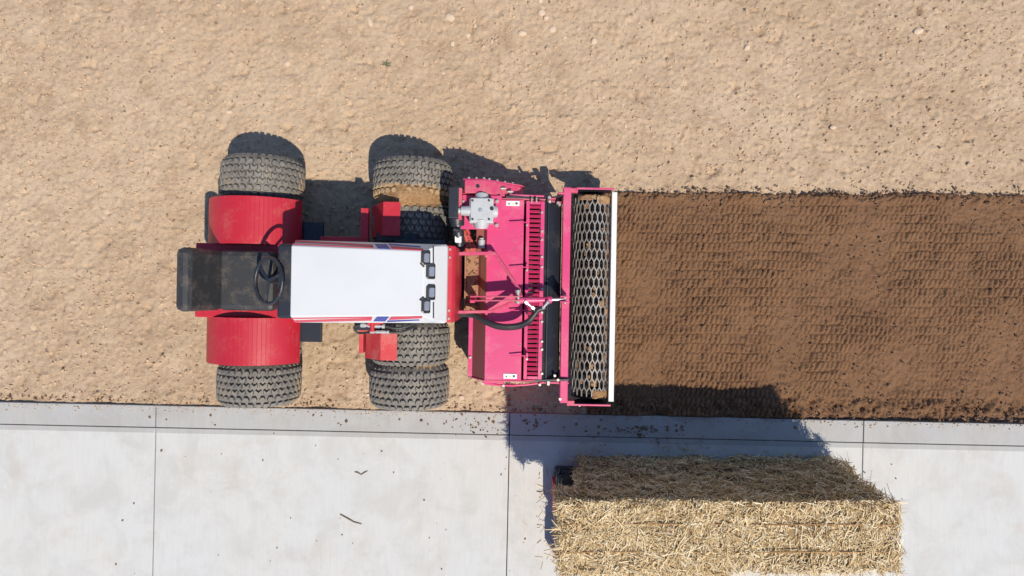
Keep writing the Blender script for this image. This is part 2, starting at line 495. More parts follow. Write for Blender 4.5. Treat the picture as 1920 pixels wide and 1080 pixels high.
# pavement: slabs and kerb pieces with open joints
pav = empty('pavement', (0, edge_y(0), 0), math.atan(SL))
tag(pav, kind='structure')
def slab(name, x0, x1, y0, y1, mat, top):
    mb = MB()
    mb.box(((x0 + x1) / 2, (y0 + y1) / 2, top - 0.08), (x1 - x0, y1 - y0, 0.16))
    return mb.build(name, mat, pav, bevel=0.005)
jx = wp(956, 900)[0]
jy = -0.19                      # depth of the kerb band from the edge
g = 0.0035
XS = [jx - 9.0, jx - 6.0, jx - 3.0, jx, jx + 3.0, jx + 6.0, jx + 9.0]
for a, b in zip(XS[:-1], XS[1:]):
    slab('kerb_piece', a + g, b - g, jy + g, -0.004, M['kerb'], 0.030)
    so = slab('slab', a + g, b - g, jy - 3.0 + g, jy - g, M['slab'], 0.026)
    mb = MB(); mb.box(((a + b) / 2, jy - 0.026, 0.0225), (b - a - 2 * g - 0.012, 0.040, 0.009)); mb.build('tooled_margin', M['kerb'], so)
    slab('slab', a + g, b - g, jy - 6.0 + g, jy - 3.0 - g, M['slab'], 0.0255)
mb = MB(); mb.box((0, -300, -0.03), (1200, 599, 0.06))
mb.box((jx, -3, 0.0), (18, 6 - 0.02, 0.008))
mb.build('sub_base', M['joint'], pav)

# stones lying in the dirt
def stone_mesh(seed, rx, ry, rz, name='stone'):
    import bmesh
    rnd = random.Random(seed)
    bm = bmesh.new(); bmesh.ops.create_icosphere(bm, subdivisions=2, radius=1)
    ph = [rnd.uniform(0, 6) for _ in range(6)]
    for w in bm.verts:
        p = w.co
        k = 1 + 0.13 * math.sin(2.3 * p.x + ph[0]) + 0.12 * math.sin(2.9 * p.y + ph[1]) + 0.10 * math.sin(3.1 * p.z + ph[2]) + rnd.uniform(-0.05, 0.05)
        w.co = Vector((p.x * rx * k, p.y * ry * k, p.z * rz * k))
    me = bpy.data.meshes.new(name); bm.to_mesh(me); bm.free()
    return me
stones = [(843, 33, 9, 7, -20), (848, 82, 6, 5, 0), (770, 15, 5, 5, 0), (693, 40, 5, 9, 20), (877, 65, 5, 5, 0), (1016, 24, 8, 7, 30),
          (1036, 55, 7, 6, 25), (1024, 35, 6, 5, 0), (1013, 2, 5, 4, 0), (1114, 78, 5, 7, -20), (980, 62, 9, 7, 0), (780, 188, 4, 4, 0),
          (891, 47, 4, 4, 0), (666, 147, 4, 3, 0), (922, 77, 3, 4, 0), (831, 138, 4, 3, 0), (1131, 182, 3, 4, 0), (1168, 198, 2, 4, 0),
          (1173, 236, 3, 4, 5), (1060, 70, 4, 3, 0), (1080, 290, 4, 3, 0), (659, 290, 3, 6, 0), (1030, 300, 4, 3, 0), (690, 740, 4, 3, 0),
          (866, 745, 5, 4, 0), (540, 120, 7, 5, 30), (430, 210, 5, 5, 0), (300, 60, 8, 6, 10), (1400, 90, 7, 6, 40), (1560, 240, 6, 5, 0), (1720, 60, 9, 7, 15)]
for i, (px, py, a, b, r) in enumerate(stones):
    x, y = wp(px, py)
    me = stone_mesh(i, a / 220, b / 220, min(a, b) / 220 * 0.62); me.materials.append(M['stone'])
    o = bpy.data.objects.new('stone', me); COL.objects.link(o); o.parent = ground
    o.location = (x, y, ground_z(x, y) + min(a, b) / 220 * 0.16); o.rotation_euler = (0, 0, math.radians(r))

# crumbs: loose grit on the dirt and on the pavement
OCT = np.array([(1, 0, 0), (-1, 0, 0), (0, 1, 0), (0, -1, 0), (0, 0, 1), (0, 0, -1)], float)
OF = np.array([(0, 2, 4), (2, 1, 4), (1, 3, 4), (3, 0, 4), (2, 0, 5), (1, 2, 5), (3, 1, 5), (0, 3, 5)])
def crumbs(name, pts, mat, seed):
    rg = np.random.default_rng(seed)
    V = []; F = []
    for k, (x, y, z, r) in enumerate(pts):
        s = r * rg.uniform(0.6, 1.3, 3); jit = OCT * s + rg.uniform(-0.25, 0.25, (6, 3)) * r
        t = rg.uniform(0, 6.28); c, sn = math.cos(t), math.sin(t)
        R = np.array([(c, -sn, 0), (sn, c, 0), (0, 0, 1)])
        V.append(jit @ R.T + (x, y, z)); F.append(OF + 6 * k)
    o = tri_soup(name, np.concatenate(V), np.concatenate(F), mat)
    tag(o, kind='stuff')
    return o
rg = np.random.default_rng(5)
pts = []
for k in range(22000):
    x = rg.uniform(-4.4, 4.4); y = rg.uniform(-1.02, 2.5)
    if y < edge_y(x) + 0.02 or (x > TIP and y < sy0): continue
    r = 0.003 + 0.013 * rg.random() ** 4
    pts.append((x, y, ground_z(x, y) + r * 0.3, r))
tag(crumbs('dirt_crumbs', pts, M['crumb'], 2), 'small dry crumbs and grit scattered over the bare dirt', 'dirt crumbs')
pts = []
for k in range(5200):
    x = rg.uniform(-4.4, 4.4); y = rg.uniform(-1.02, 2.5)
    if y < edge_y(x) + 0.02 or (x > TIP and y < sy0): continue
    if vnoise(np.array([x * 2.2]), np.array([y * 2.2]), 5)[0] < rg.uniform(-0.5, 0.35): continue
    r = 0.003 + 0.010 * rg.random() ** 3
    pts.append((x, y, ground_z(x, y) + r * 0.25, r))
tag(crumbs('dark_crumbs', pts, M['dark_crumb'], 12), 'darker brown crumbs and chaff dotted over the bare dirt', 'dirt crumbs')
pts = []
for k in range(1500):            # along the top edge of the tilth and along the pavement
    x = rg.uniform(TIP - 0.1, 4.6)
    if rg.random() < 0.55: y = sy0 + (x - 1.2) * -0.004 - 0.02 + rg.normal() * 0.035
    else: y = edge_y(x) + abs(rg.normal()) * 0.09 + 0.01
    r = 0.005 + 0.013 * rg.random() ** 2
    pts.append((x, y, 0.022 + r * 0.3, r))
for k in range(420):
    x = rg.uniform(-4.4, TIP); y = edge_y(x) + 0.015 + abs(rg.normal()) * 0.03
    r = 0.004 + 0.010 * rg.random() ** 2
    pts.append((x, y, 0.004 + r * 0.4, r))
for k in range(2600):
    x = rg.uniform(TIP + 0.5, 4.6); y = rg.uniform(sy1 + 0.08, sy0 - 0.04)
    r = 0.003 + 0.009 * rg.random() ** 3
    pts.append((x, y, 0.024 + r * 0.2, r))
tag(crumbs('soil_clods', pts, M['clod'], 3), 'loose brown clods along the edges of the tilled strip', 'soil clods')
pts = []
for k in range(330):             # soil thrown on the pavement
    t = rg.random()
    if t < 0.35: x, y = wp(1190 + rg.normal() * 45, 797 + abs(rg.normal()) * 12)
    elif t < 0.48: x, y = wp(1000 + rg.normal() * 12, 793 + rg.normal() * 8)
    elif t < 0.62: x, y = wp(900 + rg.normal() * 30, 795 + rg.normal() * 9)
    elif t < 0.72: x, y = wp(rg.uniform(200, 1700), 776 + rg.random() * 24)
    else: x, y = wp(rg.uniform(200, 1700), rg.uniform(790, 1075))
    if y > edge_y(x) - 0.012: continue
    r = (0.004 + 0.011 * rg.random() ** 2) * (1.0 if t < 0.72 else 0.62)
    pts.append((x, y, 0.0295 + r * 0.45, r))
pts2 = []
for k in range(900):
    x = rg.uniform(-4.4, 4.4); y = edge_y(x) - 0.008 - abs(rg.normal()) * 0.035 * (1.6 if -0.6 < x < 0.1 else 0.7)
    r = 0.002 + 0.006 * rg.random() ** 2
    pts2.append((x, y, 0.0305 + r * 0.4, r))
tag(crumbs('spilled_dirt', pts2, M['crumb'], 6), 'pale dry dirt spilled along the edge of the pavement', 'spilled dirt')
tag(crumbs('pavement_clods', pts, M['clod'], 4), 'dark specks of soil thrown onto the pale concrete', 'soil specks')

# twigs and the weed
def twig(path, r, label, z=0.034):
    p0 = wp(*path[0]); mb = MB()
    mb.tube([(wp(*q)[0], wp(*q)[1], z + 0.003 * (i % 2)) for i, q in enumerate(path)], [r] * (len(path) - 1) + [r * 0.5], 6)
    o = mb.build('twig', M['twig'], None, off=(p0[0], p0[1], z), loc=(p0[0], p0[1], z))
    tag(o, label, 'twig')
    return o
twig([(667, 883), (673, 884), (679, 888), (685, 884), (691, 881)], 0.0045, 'small bent v-shaped twig on the pale concrete slab', 0.0305)
twig([(640, 962), (655, 970), (665, 976), (680, 980)], 0.005, 'thin curved twig on the concrete below the bent one', 0.031)
twig([(1006, 919), (1012, 920), (1021, 920)], 0.004, 'short straw-thin twig at the shadow edge left of the tool case', 0.030)
twig([(1219, 752), (1223, 760), (1228, 772)], 0.004, 'pale thin stalk on shaded soil right of the mesh roller', 0.050)
wx, wy = wp(724, 122)
weed = empty('weed', (wx, wy, ground_z(wx, wy)))
tag(weed, 'small grey-green weed sprig alone on the bare dirt', 'weed')
rnd = random.Random(4)
for k in range(11):
    a = rnd.uniform(0, 2 * PI); L = rnd.uniform(0.03, 0.085); w = 0.0045
    d = Vector((math.cos(a), math.sin(a) * 0.6, 0)); sd = Vector((-d.y, d.x, 0)).normalized()
    mb = MB()
    b0 = Vector((0, 0, 0.004)); m0 = d * L * 0.5 + Vector((0, 0, 0.018)); e0 = d * L + Vector((0, 0, 0.012))
    vs = [b0, m0 + sd * w, m0 - sd * w, e0, b0 - Vector((0, 0, 0.003)), m0 + sd * w - Vector((0, 0, 0.003)), m0 - sd * w - Vector((0, 0, 0.003))]
    mb.add(vs, [(0, 2, 1), (1, 2, 3), (4, 5, 6), (5, 3, 6), (0, 1, 5, 4), (2, 0, 4, 6), (1, 3, 5), (3, 2, 6)])
    mb.build('leaf', M['weed'], weed)

# ================================================================= the tractor
tb = mp(640, 529, 1.0)           # base point: on the tractor's middle line
TB = (tb[0], tb[1], 0.0)
tw = m2w(TB[0], TB[1])
tractor = empty('tractor', (tw[0], tw[1], 0), -TILT)
tag(tractor, 'red and white articulated tractor with striped white hood and dual turf tyres', 'tractor')
CYT = TB[1]                      # middle line (machine frame)
def tpart(mb, name, mat, bevel=0.003, parent=None):
    return mb.build(name, mat, parent or tractor, off=TB, bevel=bevel)
def bI(mb, x0, x1, y0, y1, zt, h):
    """box whose top face spans those picture pixels at height zt"""
    s = (CAM_H - zt) / FPX
    c = mp((x0 + x1) / 2, (y0 + y1) / 2, zt)
    mb.box((c[0], c[1], zt - h / 2), ((x1 - x0) * s, (y1 - y0) * s, h))
def P3(px, py, z):
    x, y = mp(px, py, z); return (x, y, z)

# --- wheels
TR, TW = 0.292, 0.325            # carcass radius, width
def crown(v):                    # radius of the carcass at offset v (-1..1)
    return TR - 0.012 * v * v - 0.030 * max(0, abs(v) - 0.72) ** 1.5 / 0.148
def tyre_mesh():
    mb = MB()
    w = TW / 2
    prof = [(0.150, -w * 0.72), (0.175, -w * 0.90), (0.215, -w * 1.0), (0.250, -w * 0.99)]
    for k in range(13):
        v = -0.94 + 1.88 * k / 12
        prof.append((crown(v), v * w))
    prof += [(0.250, w * 0.99), (0.215, w), (0.175, w * 0.90), (0.150, w * 0.72)]
    mb.lathe(prof, 64)
    nP = 34; p = 2 * PI / nP
    rows = [(-0.92, 0.22), (-0.61, 0.22), (-0.30, 0.215), (0.0, 0.215), (0.30, 0.215), (0.61, 0.22), (0.92, 0.22)]
    hub = 0.025
    for ri, (v0, h) in enumerate(rows):
        edge = ri in (0, len(rows) - 1)
        sgn = -1 if v0 < 0 else 1
        for k in range(nP):
            t0 = (k + 0.5 * (ri % 2)) * p
            a = p * 0.405
            if edge:
                poly = [(-a * 0.75, -h * 0.5), (a * 0.75, -h * 0.5), (a, 0), (a * 0.8, h * 0.55), (-a * 0.8, h * 0.55), (-a, 0)]
            elif ri in (1, len(rows) - 2):
                poly = [(-a * 0.62, -h * 0.55), (a * 0.62, -h * 0.55), (a * 1.02, 0), (a * 0.55, h * 0.62), (-a * 0.55, h * 0.62), (-a * 1.02, 0)]
            else:
                d = 0.13
                poly = [(-a, -h / 2 + d / 2), (0, -h / 2 - d / 2), (a, -h / 2 + d / 2), (a, h / 2 + d / 2), (0, h / 2 - d / 2), (-a, h / 2 + d / 2)]
            top = []; bot = []
            for (u, vv) in poly:
                v = max(-1.05, min(1.05, v0 + vv)); t = t0 + u
                r = crown(max(-1, min(1, v)))
                for lst, rr, sc in ((bot, r - 0.008, 1.0), (top, r + hub, 0.86)):
                    tt = t0 + u * sc; v2 = v0 + (v - v0) * sc
                    lst.append((rr * math.cos(tt), v2 * w, rr * math.sin(tt)))
            n = 6
            mb.add(bot + top, [tuple(range(n, 2 * n))] + [(i, (i + 1) % n, n + (i + 1) % n, n + i) for i in range(n)])
    return mb
def rim_mesh():
    mb = MB(); w = TW / 2
    mb.lathe([(0.158, -w * 0.80), (0.150, -w * 0.70), (0.125, -w * 0.55), (0.120, 0.0), (0.05, 0.01), (0.045, 0.05), (0.0, 0.05)], 40)
    mb.lathe([(0.158, w * 0.80), (0.150, w * 0.70), (0.125, w * 0.55), (0.120, 0.0), (0.05, -0.01), (0.0, -0.01)], 40)
    for k in range(5):
        t = 2 * PI * k / 5
        mb.cyl((0.08 * math.cos(t), 0.0, 0.08 * math.sin(t)), (0.08 * math.cos(t), 0.022, 0.08 * math.sin(t)), 0.010, n=6, smooth=False)
    return mb
tyre_me = tyre_mesh().mesh('tyre'); tyre_me.materials.append(M['tyre'])
tyre_mud_me = tyre_me.copy(); tyre_mud_me.materials.clear(); tyre_mud_me.materials.append(M['tyre_mud'])
rim_me = rim_mesh().mesh('rim'); rim_me.materials.append(M['rim'])
AX_F = mp(783, 527, 0.0)[0] - TB[0]
AX_R = AX_F - 1.20
AZ = 0.306
for ax, front in ((AX_F, True), (AX_R, False)):
    for i, yo in enumerate((0.800, 0.465, -0.465, -0.800)):
        wl = empty('wheel', (0, 0, 0)); wl.parent = tractor
        wl.location = (ax, yo, AZ); wl.rotation_euler = (0, random.uniform(0, 0.17), 0)
        muddy = front and i == 0
        t = bpy.data.objects.new('tyre', tyre_mud_me if muddy else tyre_me); COL.objects.link(t); t.parent = wl
        r = bpy.data.objects.new('rim', rim_me); COL.objects.link(r); r.parent = wl
        if yo < 0: r.rotation_euler = (0, 0, PI)
    mb = MB()
    mb.cyl((ax, -0.80, AZ), (ax, 0.80, AZ), 0.045)
    mb.box((ax, 0, AZ), (0.22, 0.34, 0.22))
    mb.build('axle', M['black'], tractor, bevel=0.004)
# mud caked between the dual tyres
def mudcake(name, x0, x1, y, z0, seed, w=0.05):
    rnd = random.Random(seed); mb = MB()
    n = 22; ring = []
    for k in range(n + 1):
        x = x0 + (x1 - x0) * k / n
        e = math.sin(PI * k / n) ** 0.5
        z = z0 + 0.018 * e + rnd.uniform(-0.008, 0.008)
        ww = w * (0.45 + 0.55 * e) * rnd.uniform(0.8, 1.15)
        dz = TR - math.sqrt(max(0.0, TR * TR - min(abs(x), TR * 0.97) ** 2))
        zz = z - dz
        ring.append([(AX_F + x, y - ww, zz - 0.03), (AX_F + x, y - ww * 0.5, zz + rnd.uniform(-.004, .004)), (AX_F + x, y + ww * 0.1, zz + 0.006 + rnd.uniform(-.005, .005)),
                     (AX_F + x, y + ww * 0.6, zz + rnd.uniform(-.004, .004)), (AX_F + x, y + ww, zz - 0.03), (AX_F + x, y, zz - 0.07)])
    vs = [p for r in ring for p in r]; fs = []
    for k in range(n):
        for j in range(6):
            fs.append((k * 6 + j, k * 6 + (j + 1) % 6, k * 6 + 6 + (j + 1) % 6, k * 6 + 6 + j))
    mb.add(vs, fs, True); mb.add(ring[0], [tuple(range(6))]); mb.add(ring[-1], [tuple(range(6))])
    return mb.build(name, M['mud'], tractor)
mudcake('caked_mud', -0.25, 0.26, 0.665, 0.600, 1, 0.105)
mudcake('caked_mud', 0.08, 0.25, -0.640, 0.55, 2, 0.06)

# --- hood: flat top, sloping sides that carry the stripes, nose with headlamps
HZ = 1.22                        # height of the flat top
hx0 = mp(545, 529, HZ)[0]; hx1 = mp(794, 529, HZ)[0]; hx2 = mp(838, 529, 1.09)[0]
half_top = 60.5 * (CAM_H - HZ) / FPX
half_low = 0.5 * 148 * (CAM_H - 1.12) / FPX
ZS = 1.12; ZB = 0.62
def sec(x, ht, hl, zt, zs, zb):
    return [(x, CYT - hl, zb), (x, CYT - hl, zs), (x, CYT - ht, zt), (x, CYT + ht, zt), (x, CYT + hl, zs), (x, CYT + hl, zb)]
mb = MB()
rings = [sec(hx0, half_top + 0.02, half_low + 0.012, HZ, ZS, ZB), sec(hx1, half_top, half_low, HZ, ZS, ZB)]
# the nose: the top folds down in a chamfer to the front edge
nz = 1.09
rings.append([(hx1 + 0.062, CYT - half_low, ZB), (hx1 + 0.062, CYT - half_low, ZS - 0.004), (hx1 + 0.062, CYT - half_top - 0.036, 1.172), (hx1 + 0.062, CYT + half_top + 0.036, 1.172), (hx1 + 0.062, CYT + half_low, ZS - 0.004), (hx1 + 0.062, CYT + half_low, ZB)])
rings.append(sec(hx2 - 0.012, half_low - 0.012, half_low + 0.002, nz + 0.003, nz - 0.012, ZB))
rings.append(sec(hx2, half_low - 0.02, half_low - 0.008, nz - 0.012, nz - 0.03, ZB))
vs = [p for r in rings for p in r]; fs = []
for k in range(len(rings) - 1):
    for j in range(5):
        fs.append((k * 6 + j, k * 6 + j + 1, k * 6 + 7 + j, k * 6 + 6 + j))
fs.append(tuple(range(6))); fs.append(tuple(range(len(vs) - 6, len(vs))))
mb.add(vs, fs)
hood = tpart(mb, 'hood', M['white'], 0.006)

# stripes lie on the sloping sides
def on_side(px, t, sgn, lift=0.0035):
    """point on the sloping side: t=0 at the top fold, 1 at the lower fold"""
    x = mp(px, 529, 1.17)[0]
    f = (x - hx0) / (hx1 - hx0)
    ht = half_top + 0.02 * (1 - f); hl = half_low + 0.012 * (1 - f)
    y = ht + (hl - ht) * t; z = HZ + (ZS - HZ) * t
    nrm = Vector((0, HZ - ZS, hl - ht)).normalized()
    return (x, CYT + sgn * (y + nrm.y * lift), z + nrm.z * lift)
def stripe(name, quad, sgn, mat):
    mb = MB()
    n = len(quad)
    top = [on_side(px, t, sgn) for px, t in quad]; low = [on_side(px, t, sgn, -0.002) for px, t in quad]
    mb.add(top + low, [tuple(range(n)), tuple(range(n, 2 * n))] + [(i, (i + 1) % n, n + (i + 1) % n, n + i) for i in range(n)])
    tpart(mb, name, mat, 0.0, None).parent = tractor
for sgn in (1, -1):
    stripe('stripe', [(550, 0.62), (700, 0.30), (697, 0.62), (550, 0.92)], sgn, M['stripe_red'])
    stripe('stripe', [(550, 0.22), (702, 0.10), (701, 0.22), (550, 0.34)], sgn, M['stripe_red'])
    stripe('stripe', [(711, 0.08), (733, 0.10), (722, 0.74), (700, 0.72)], sgn, M['stripe_blue'])
    stripe('stripe', [(727, 0.66), (786, 0.50), (788, 0.60), (725, 0.84)], sgn, M['stripe_blue'])
    stripe('stripe', [(737, 0.10), (795, 0.04), (793, 0.30), (730, 0.52)], sgn, M['stripe_red'])
# headlamps: two clusters of two, set into the nose chamfer
def nose_z(x):
    a = hx1; b = hx1 + 0.062; c = hx2 - 0.012
    if x < a: return HZ
    if x < b: return HZ + (1.172 - HZ) * (x - a) / (b - a)
    return 1.172 + (nz + 0.003 - 1.172) * (x - b) / (c - b)
def lamp(cx, cy, w, h, name='headlight', cut=None):
    """rounded dark bezel with a lens, on the nose; picture pixels"""
    x, y = mp(cx, cy, 1.16); s = (CAM_H - 1.16) / FPX
    sl = math.atan2(nose_z(x + 0.03) - nose_z(x - 0.03), 0.06)
    R = Matrix.Rotation(-sl, 3, 'Y')
    ox, oy = w * s / 2, h * s / 2
    c = 0.36 * min(ox, oy) * 1.2
    poly = [(-ox + c, -oy), (ox - c * 0.5, -oy), (ox, -oy + c * 0.5), (ox, oy - c * 0.5), (ox - c * 0.5, oy), (-ox + c, oy), (-ox, oy - c), (-ox, -oy + c)]
    o = Vector((x, y, nose_z(x)))
    def ring(sc, z, shift=0.0): return [o + R @ Vector((p[0] * sc + shift, p[1] * sc, z)) for p in poly]
    mb = MB()
    a, b_, c_, d_ = ring(1.0, -0.02), ring(1.0, 0.009), ring(0.86, 0.012), ring(0.80, 0.002)
    n = 8; fs = []
    for k in range(3):
        for i in range(n):
            fs.append((k * n + i, k * n + (i + 1) % n, (k + 1) * n + (i + 1) % n, (k + 1) * n + i))
    fs.append(tuple(range(3 * n, 4 * n)))
    mb.add(a + b_ + c_ + d_, fs)
    hl = tpart(mb, name, M['lamp_bezel'], 0.0)
    mb = MB(); q0 = ring(0.66, 0.0028, ox * 0.20); q1 = ring(0.58, 0.010, ox * 0.20)
    mb.add(q0 + q1, [(i, (i + 1) % n, n + (i + 1) % n, n + i) for i in range(n)] + [tuple(range(n, 2 * n))])
    for j in (-0.3, 0.0, 0.3):   # bars of the reflector
        mb.box(o + R @ Vector((ox * 0.22, oy * j, 0.0105)), (ox * 0.9, 0.004, 0.003), R)
    mb.build('lens', M['lamp_glass'], hl, off=TB)
for cx, cy, w, h in ((800, 484, 17, 27), (808, 509, 19, 29), (808, 548, 19, 29), (800, 573, 17, 28)):
    lamp(cx, cy, w, h)
# panel line and vents of the nose, latches
for yy0, yy1 in ((462, 494), (566, 596)):
    mb = MB()
    xa, ya = mp(814, yy0, 1.135); xb, yb = mp(814, yy1, 1.135)
    mb.bar((xa, ya, nose_z(xa) + 0.001), (xb, yb, nose_z(xb) + 0.001), 0.010, 0.004)
    tpart(mb, 'nose_vent', M['lamp_bezel'], 0.0)
for cx, cy, sg in ((792, 497, 1), (791, 560, -1)):
    x, y = mp(cx, cy, HZ); mb = MB()
    mb.bar((x - 0.012, y + 0.012 * sg, HZ + 0.004), (x + 0.012, y - 0.012 * sg, HZ + 0.0), 0.012, 0.010)
    tpart(mb, 'hood_latch', M['lamp_bezel'], 0.002)
# red bumper in front of the nose
mb = MB()
bx, by = mp(845, 530, 1.02)
mb.prism([(bx - 0.034, 0.50), (bx - 0.034, 1.042), (bx + 0.014, 1.026), (bx + 0.030, 1.00), (bx + 0.030, 0.50)], 'y', CYT - 0.262, CYT + 0.262)
bump_o = tpart(mb, 'bumper', M['red'], 0.008)
for yo in (-0.235, -0.18, 0.18, 0.235):
    mb = MB(); mb.cyl((bx - 0.006, CYT + yo, 1.022), (bx - 0.006, CYT + yo, 1.042), 0.008, n=8)
    mb.build('bolt', M['zinc'], bump_o, off=TB)
# the chassis under the hood
mb = MB(); mb.box((AX_F + TB[0] - 0.10, CYT, 0.42), (0.72, 0.30, 0.26))
mb.box((AX_F + TB[0] - 0.05, CYT, 0.58), (0.60, 0.42, 0.10))
tpart(mb, 'front_frame', M['black'], 0.006)
# fenders: bent sheets over the inner tyres
mb = MB()
y0 = mp(720, 440, 0.70)[1]; y1 = mp(720, 378, 0.70)[1]
xa = mp(697, 410, 0.40)[0]; xb = mp(718, 410, 0.70)[0]; xc = mp(750, 410, 0.70)[0]
mb.sheet([(xa, 0.40), (xb, 0.70), (xc, 0.695)], 'y', y0, y1, 0.008)
mb.prism([(xa, 0.40), (xb, 0.70), (xc, 0.695), (xc, 0.66), (xb + 0.01, 0.66), (xa + 0.01, 0.36)], 'y', y0 - 0.004, y0 + 0.004)
tpart(mb, 'fender', M['red'], 0.003)
mb = MB(); bI(mb, 676, 690, 390, 448, 0.66, 0.05); bI(mb, 600, 690, 444, 456, 0.64, 0.06)
tpart(mb, 'step_bracket', M['red'], 0.004)
mb = MB()
y0 = mp(720, 676, 0.68)[1]; y1 = mp(720, 622, 0.68)[1]
xa = mp(684, 650, 0.56)[0]; xb = mp(713, 650, 0.68)[0]; xc = mp(744, 650, 0.68)[0]
mb.sheet([(xa, 0.54), (xb, 0.68), (xc, 0.675)], 'y', y0, y1, 0.008)
tpart(mb, 'fender', M['red_dusty'], 0.003)
mb = MB(); bI(mb, 673, 681, 620, 662, 0.55, 0.14); bI(mb, 673, 700, 618, 626, 0.56, 0.05)
tpart(mb, 'step_bracket', M['red_dusty'], 0.004)
# dark tray beside the hood, upper side, and black shroud on the lower side
mb = MB(); bI(mb, 706, 782, 437, 452, 0.62, 0.03); bI(mb, 740, 835, 449, 458, 0.66, 0.05)
tpart(mb, 'side_tray', M['black'], 0.004)
mb = MB(); bI(mb, 664, 760, 603, 620, 0.58, 0.12)
tpart(mb, 'valve_block', M['black'], 0.006)
# hydraulic couplers and hoses
for (xa, ya, xb, yb, r) in ((676, 610, 722, 612, 0.013), (694, 622, 730, 623, 0.011)):
    mb = MB(); a = Vector(P3(xa, ya, 0.70)); b = Vector(P3(xb, yb, 0.70)); d = b - a
    mb.cyl(a, b, r * 0.75, n=10)
    for t0, t1, k in ((0.02, 0.22, 1.25), (0.30, 0.50, 1.1), (0.55, 0.80, 1.25), (0.88, 1.0, 1.35)):
        mb.cyl(a + d * t0, a + d * t1, r * k, n=10)
    tpart(mb, 'hydraulic_coupler', M['steel'], 0.0)
mb = MB(); a = Vector(P3(698, 604, 0.74)); mb.cyl(a, P3(698, 622, 0.74), 0.016, n=10); mb.cyl(P3(690, 606, 0.72), P3(718, 602, 0.72), 0.02, n=10)
tpart(mb, 'valve_body', M['red'], 0.0)
def hose(parent, off, pts, r, name='hose', mat='rubber_hose'):
    # smooth curve through the points
    P = [Vector(p) for p in pts]; out = []
    for i in range(len(P) - 1):
        p0 = P[max(i - 1, 0)]; p1 = P[i]; p2 = P[i + 1]; p3 = P[min(i + 2, len(P) - 1)]
        for k in range(8):
            t = k / 8
            out.append(0.5 * ((2 * p1) + (p2 - p0) * t + (2 * p0 - 5 * p1 + 4 * p2 - p3) * t * t + (3 * p1 - p0 - 3 * p2 + p3) * t ** 3))
    out.append(P[-1])
    mb = MB(); mb.tube(out, r, 10)
    return mb.build(name, M[mat], parent, off=off)
hose(tractor, TB, [P3(676, 610, 0.70), P3(664, 614, 0.70), P3(672, 624, 0.68), P3(692, 623, 0.70)], 0.009)
hose(tractor, TB, [P3(722, 612, 0.70), P3(745, 616, 0.69), P3(770, 610, 0.66), P3(792, 603, 0.60), P3(800, 596, 0.55)], 0.011)
hose(tractor, TB, [P3(730, 623, 0.70), P3(752, 622, 0.69), P3(775, 613, 0.64), P3(790, 600, 0.58)], 0.009)
# --- behind the hood: dash, steering wheel, seat, roll bar, rear frame
def lb(mb, x, y, z, dx, dy, dz): mb.box((x, y, z), (dx, dy, dz))
hxl = hx0 - TB[0]
mb = MB(); lb(mb, hxl - 0.07, 0, 0.82, 0.12, 0.50, 0.60); mb.build('dash', M['black'], tractor, bevel=0.02)
mb = MB(); mb.cyl((hxl - 0.10, 0, 0.95), (hxl - 0.20, 0, 1.08), 0.02)
ring = [(hxl - 0.20 + 0.155 * math.cos(t) * 0.82, 0.155 * math.sin(t), 1.08 + 0.155 * math.cos(t) * 0.57) for t in [2 * PI * k / 28 for k in range(29)]]
mb.tube(ring, 0.014, 8)
for t in (0.3, 2.4, 4.5):
    mb.bar((hxl - 0.20, 0, 1.08), (hxl - 0.20 + 0.15 * math.cos(t) * 0.82, 0.15 * math.sin(t), 1.08 + 0.15 * math.cos(t) * 0.57), 0.02, 0.008)
mb.build('steering_wheel', M['black'], tractor)
mb = MB(); lb(mb, hxl - 0.30, 0, 0.40, 0.50, 0.94, 0.03); lb(mb, hxl - 0.16, 0, 0.33, 0.9, 0.22, 0.14)
mb.build('footplate', M['black'], tractor, bevel=0.004)
mb = MB(); lb(mb, AX_R + 0.02, 0, 0.50, 0.80, 0.56, 0.20); mb.build('rear_frame', M['red'], tractor, bevel=0.01)
for sg in (1, -1):
    mb = MB(); arc = [(AX_R + 0.39 * math.cos(q), AZ + 0.375 * math.sin(q)) for q in [math.radians(158 - 136 * k / 30) for k in range(31)]]
    ya, yb = sorted((sg * 0.275, sg * 0.63))
    mb.sheet(arc, 'y', ya, yb, 0.010)
    mb.build('fender', M['red'], tractor, bevel=0.002)
mb = MB(); lb(mb, AX_R + 0.06, 0, 0.67, 0.42, 0.44, 0.14); s_o = mb.build('seat', M['seat'], tractor, bevel=0.04)
mb = MB(); mb.box((AX_R - 0.20, 0, 0.86), (0.11, 0.44, 0.38), Matrix.Rotation(-0.2, 3, 'Y')); mb.build('backrest', M['seat'], tractor, bevel=0.04)
# ================================================================= the soil preparing implement
ib = mp(990, 545, 0.5)
IB = (ib[0], ib[1], 0.0)
iw = m2w(IB[0], IB[1])
imp = empty('soil_renovator', (iw[0], iw[1], 0), -TILT)
tag(imp, 'crimson pink soil renovator with silver gearbox, slatted grille and mesh roller behind the tractor hood', 'soil tiller')
def ip(mb, name, mat, bevel=0.003, parent=None):
    return mb.build(name, mat if not isinstance(mat, str) else M[mat], parent or imp, off=IB, bevel=bevel)
def X_(px, z, py=545): return mp(px, py, z)[0]
def Y_(py, z, px=960): return mp(px, py, z)[1]
DZ = 0.62
dy1 = Y_(374, DZ); dy0 = Y_(713, DZ)                      # far and near ends of the deck
dx0 = X_(911, DZ); dx1 = X_(980, DZ); fx = X_(887, 0.50)
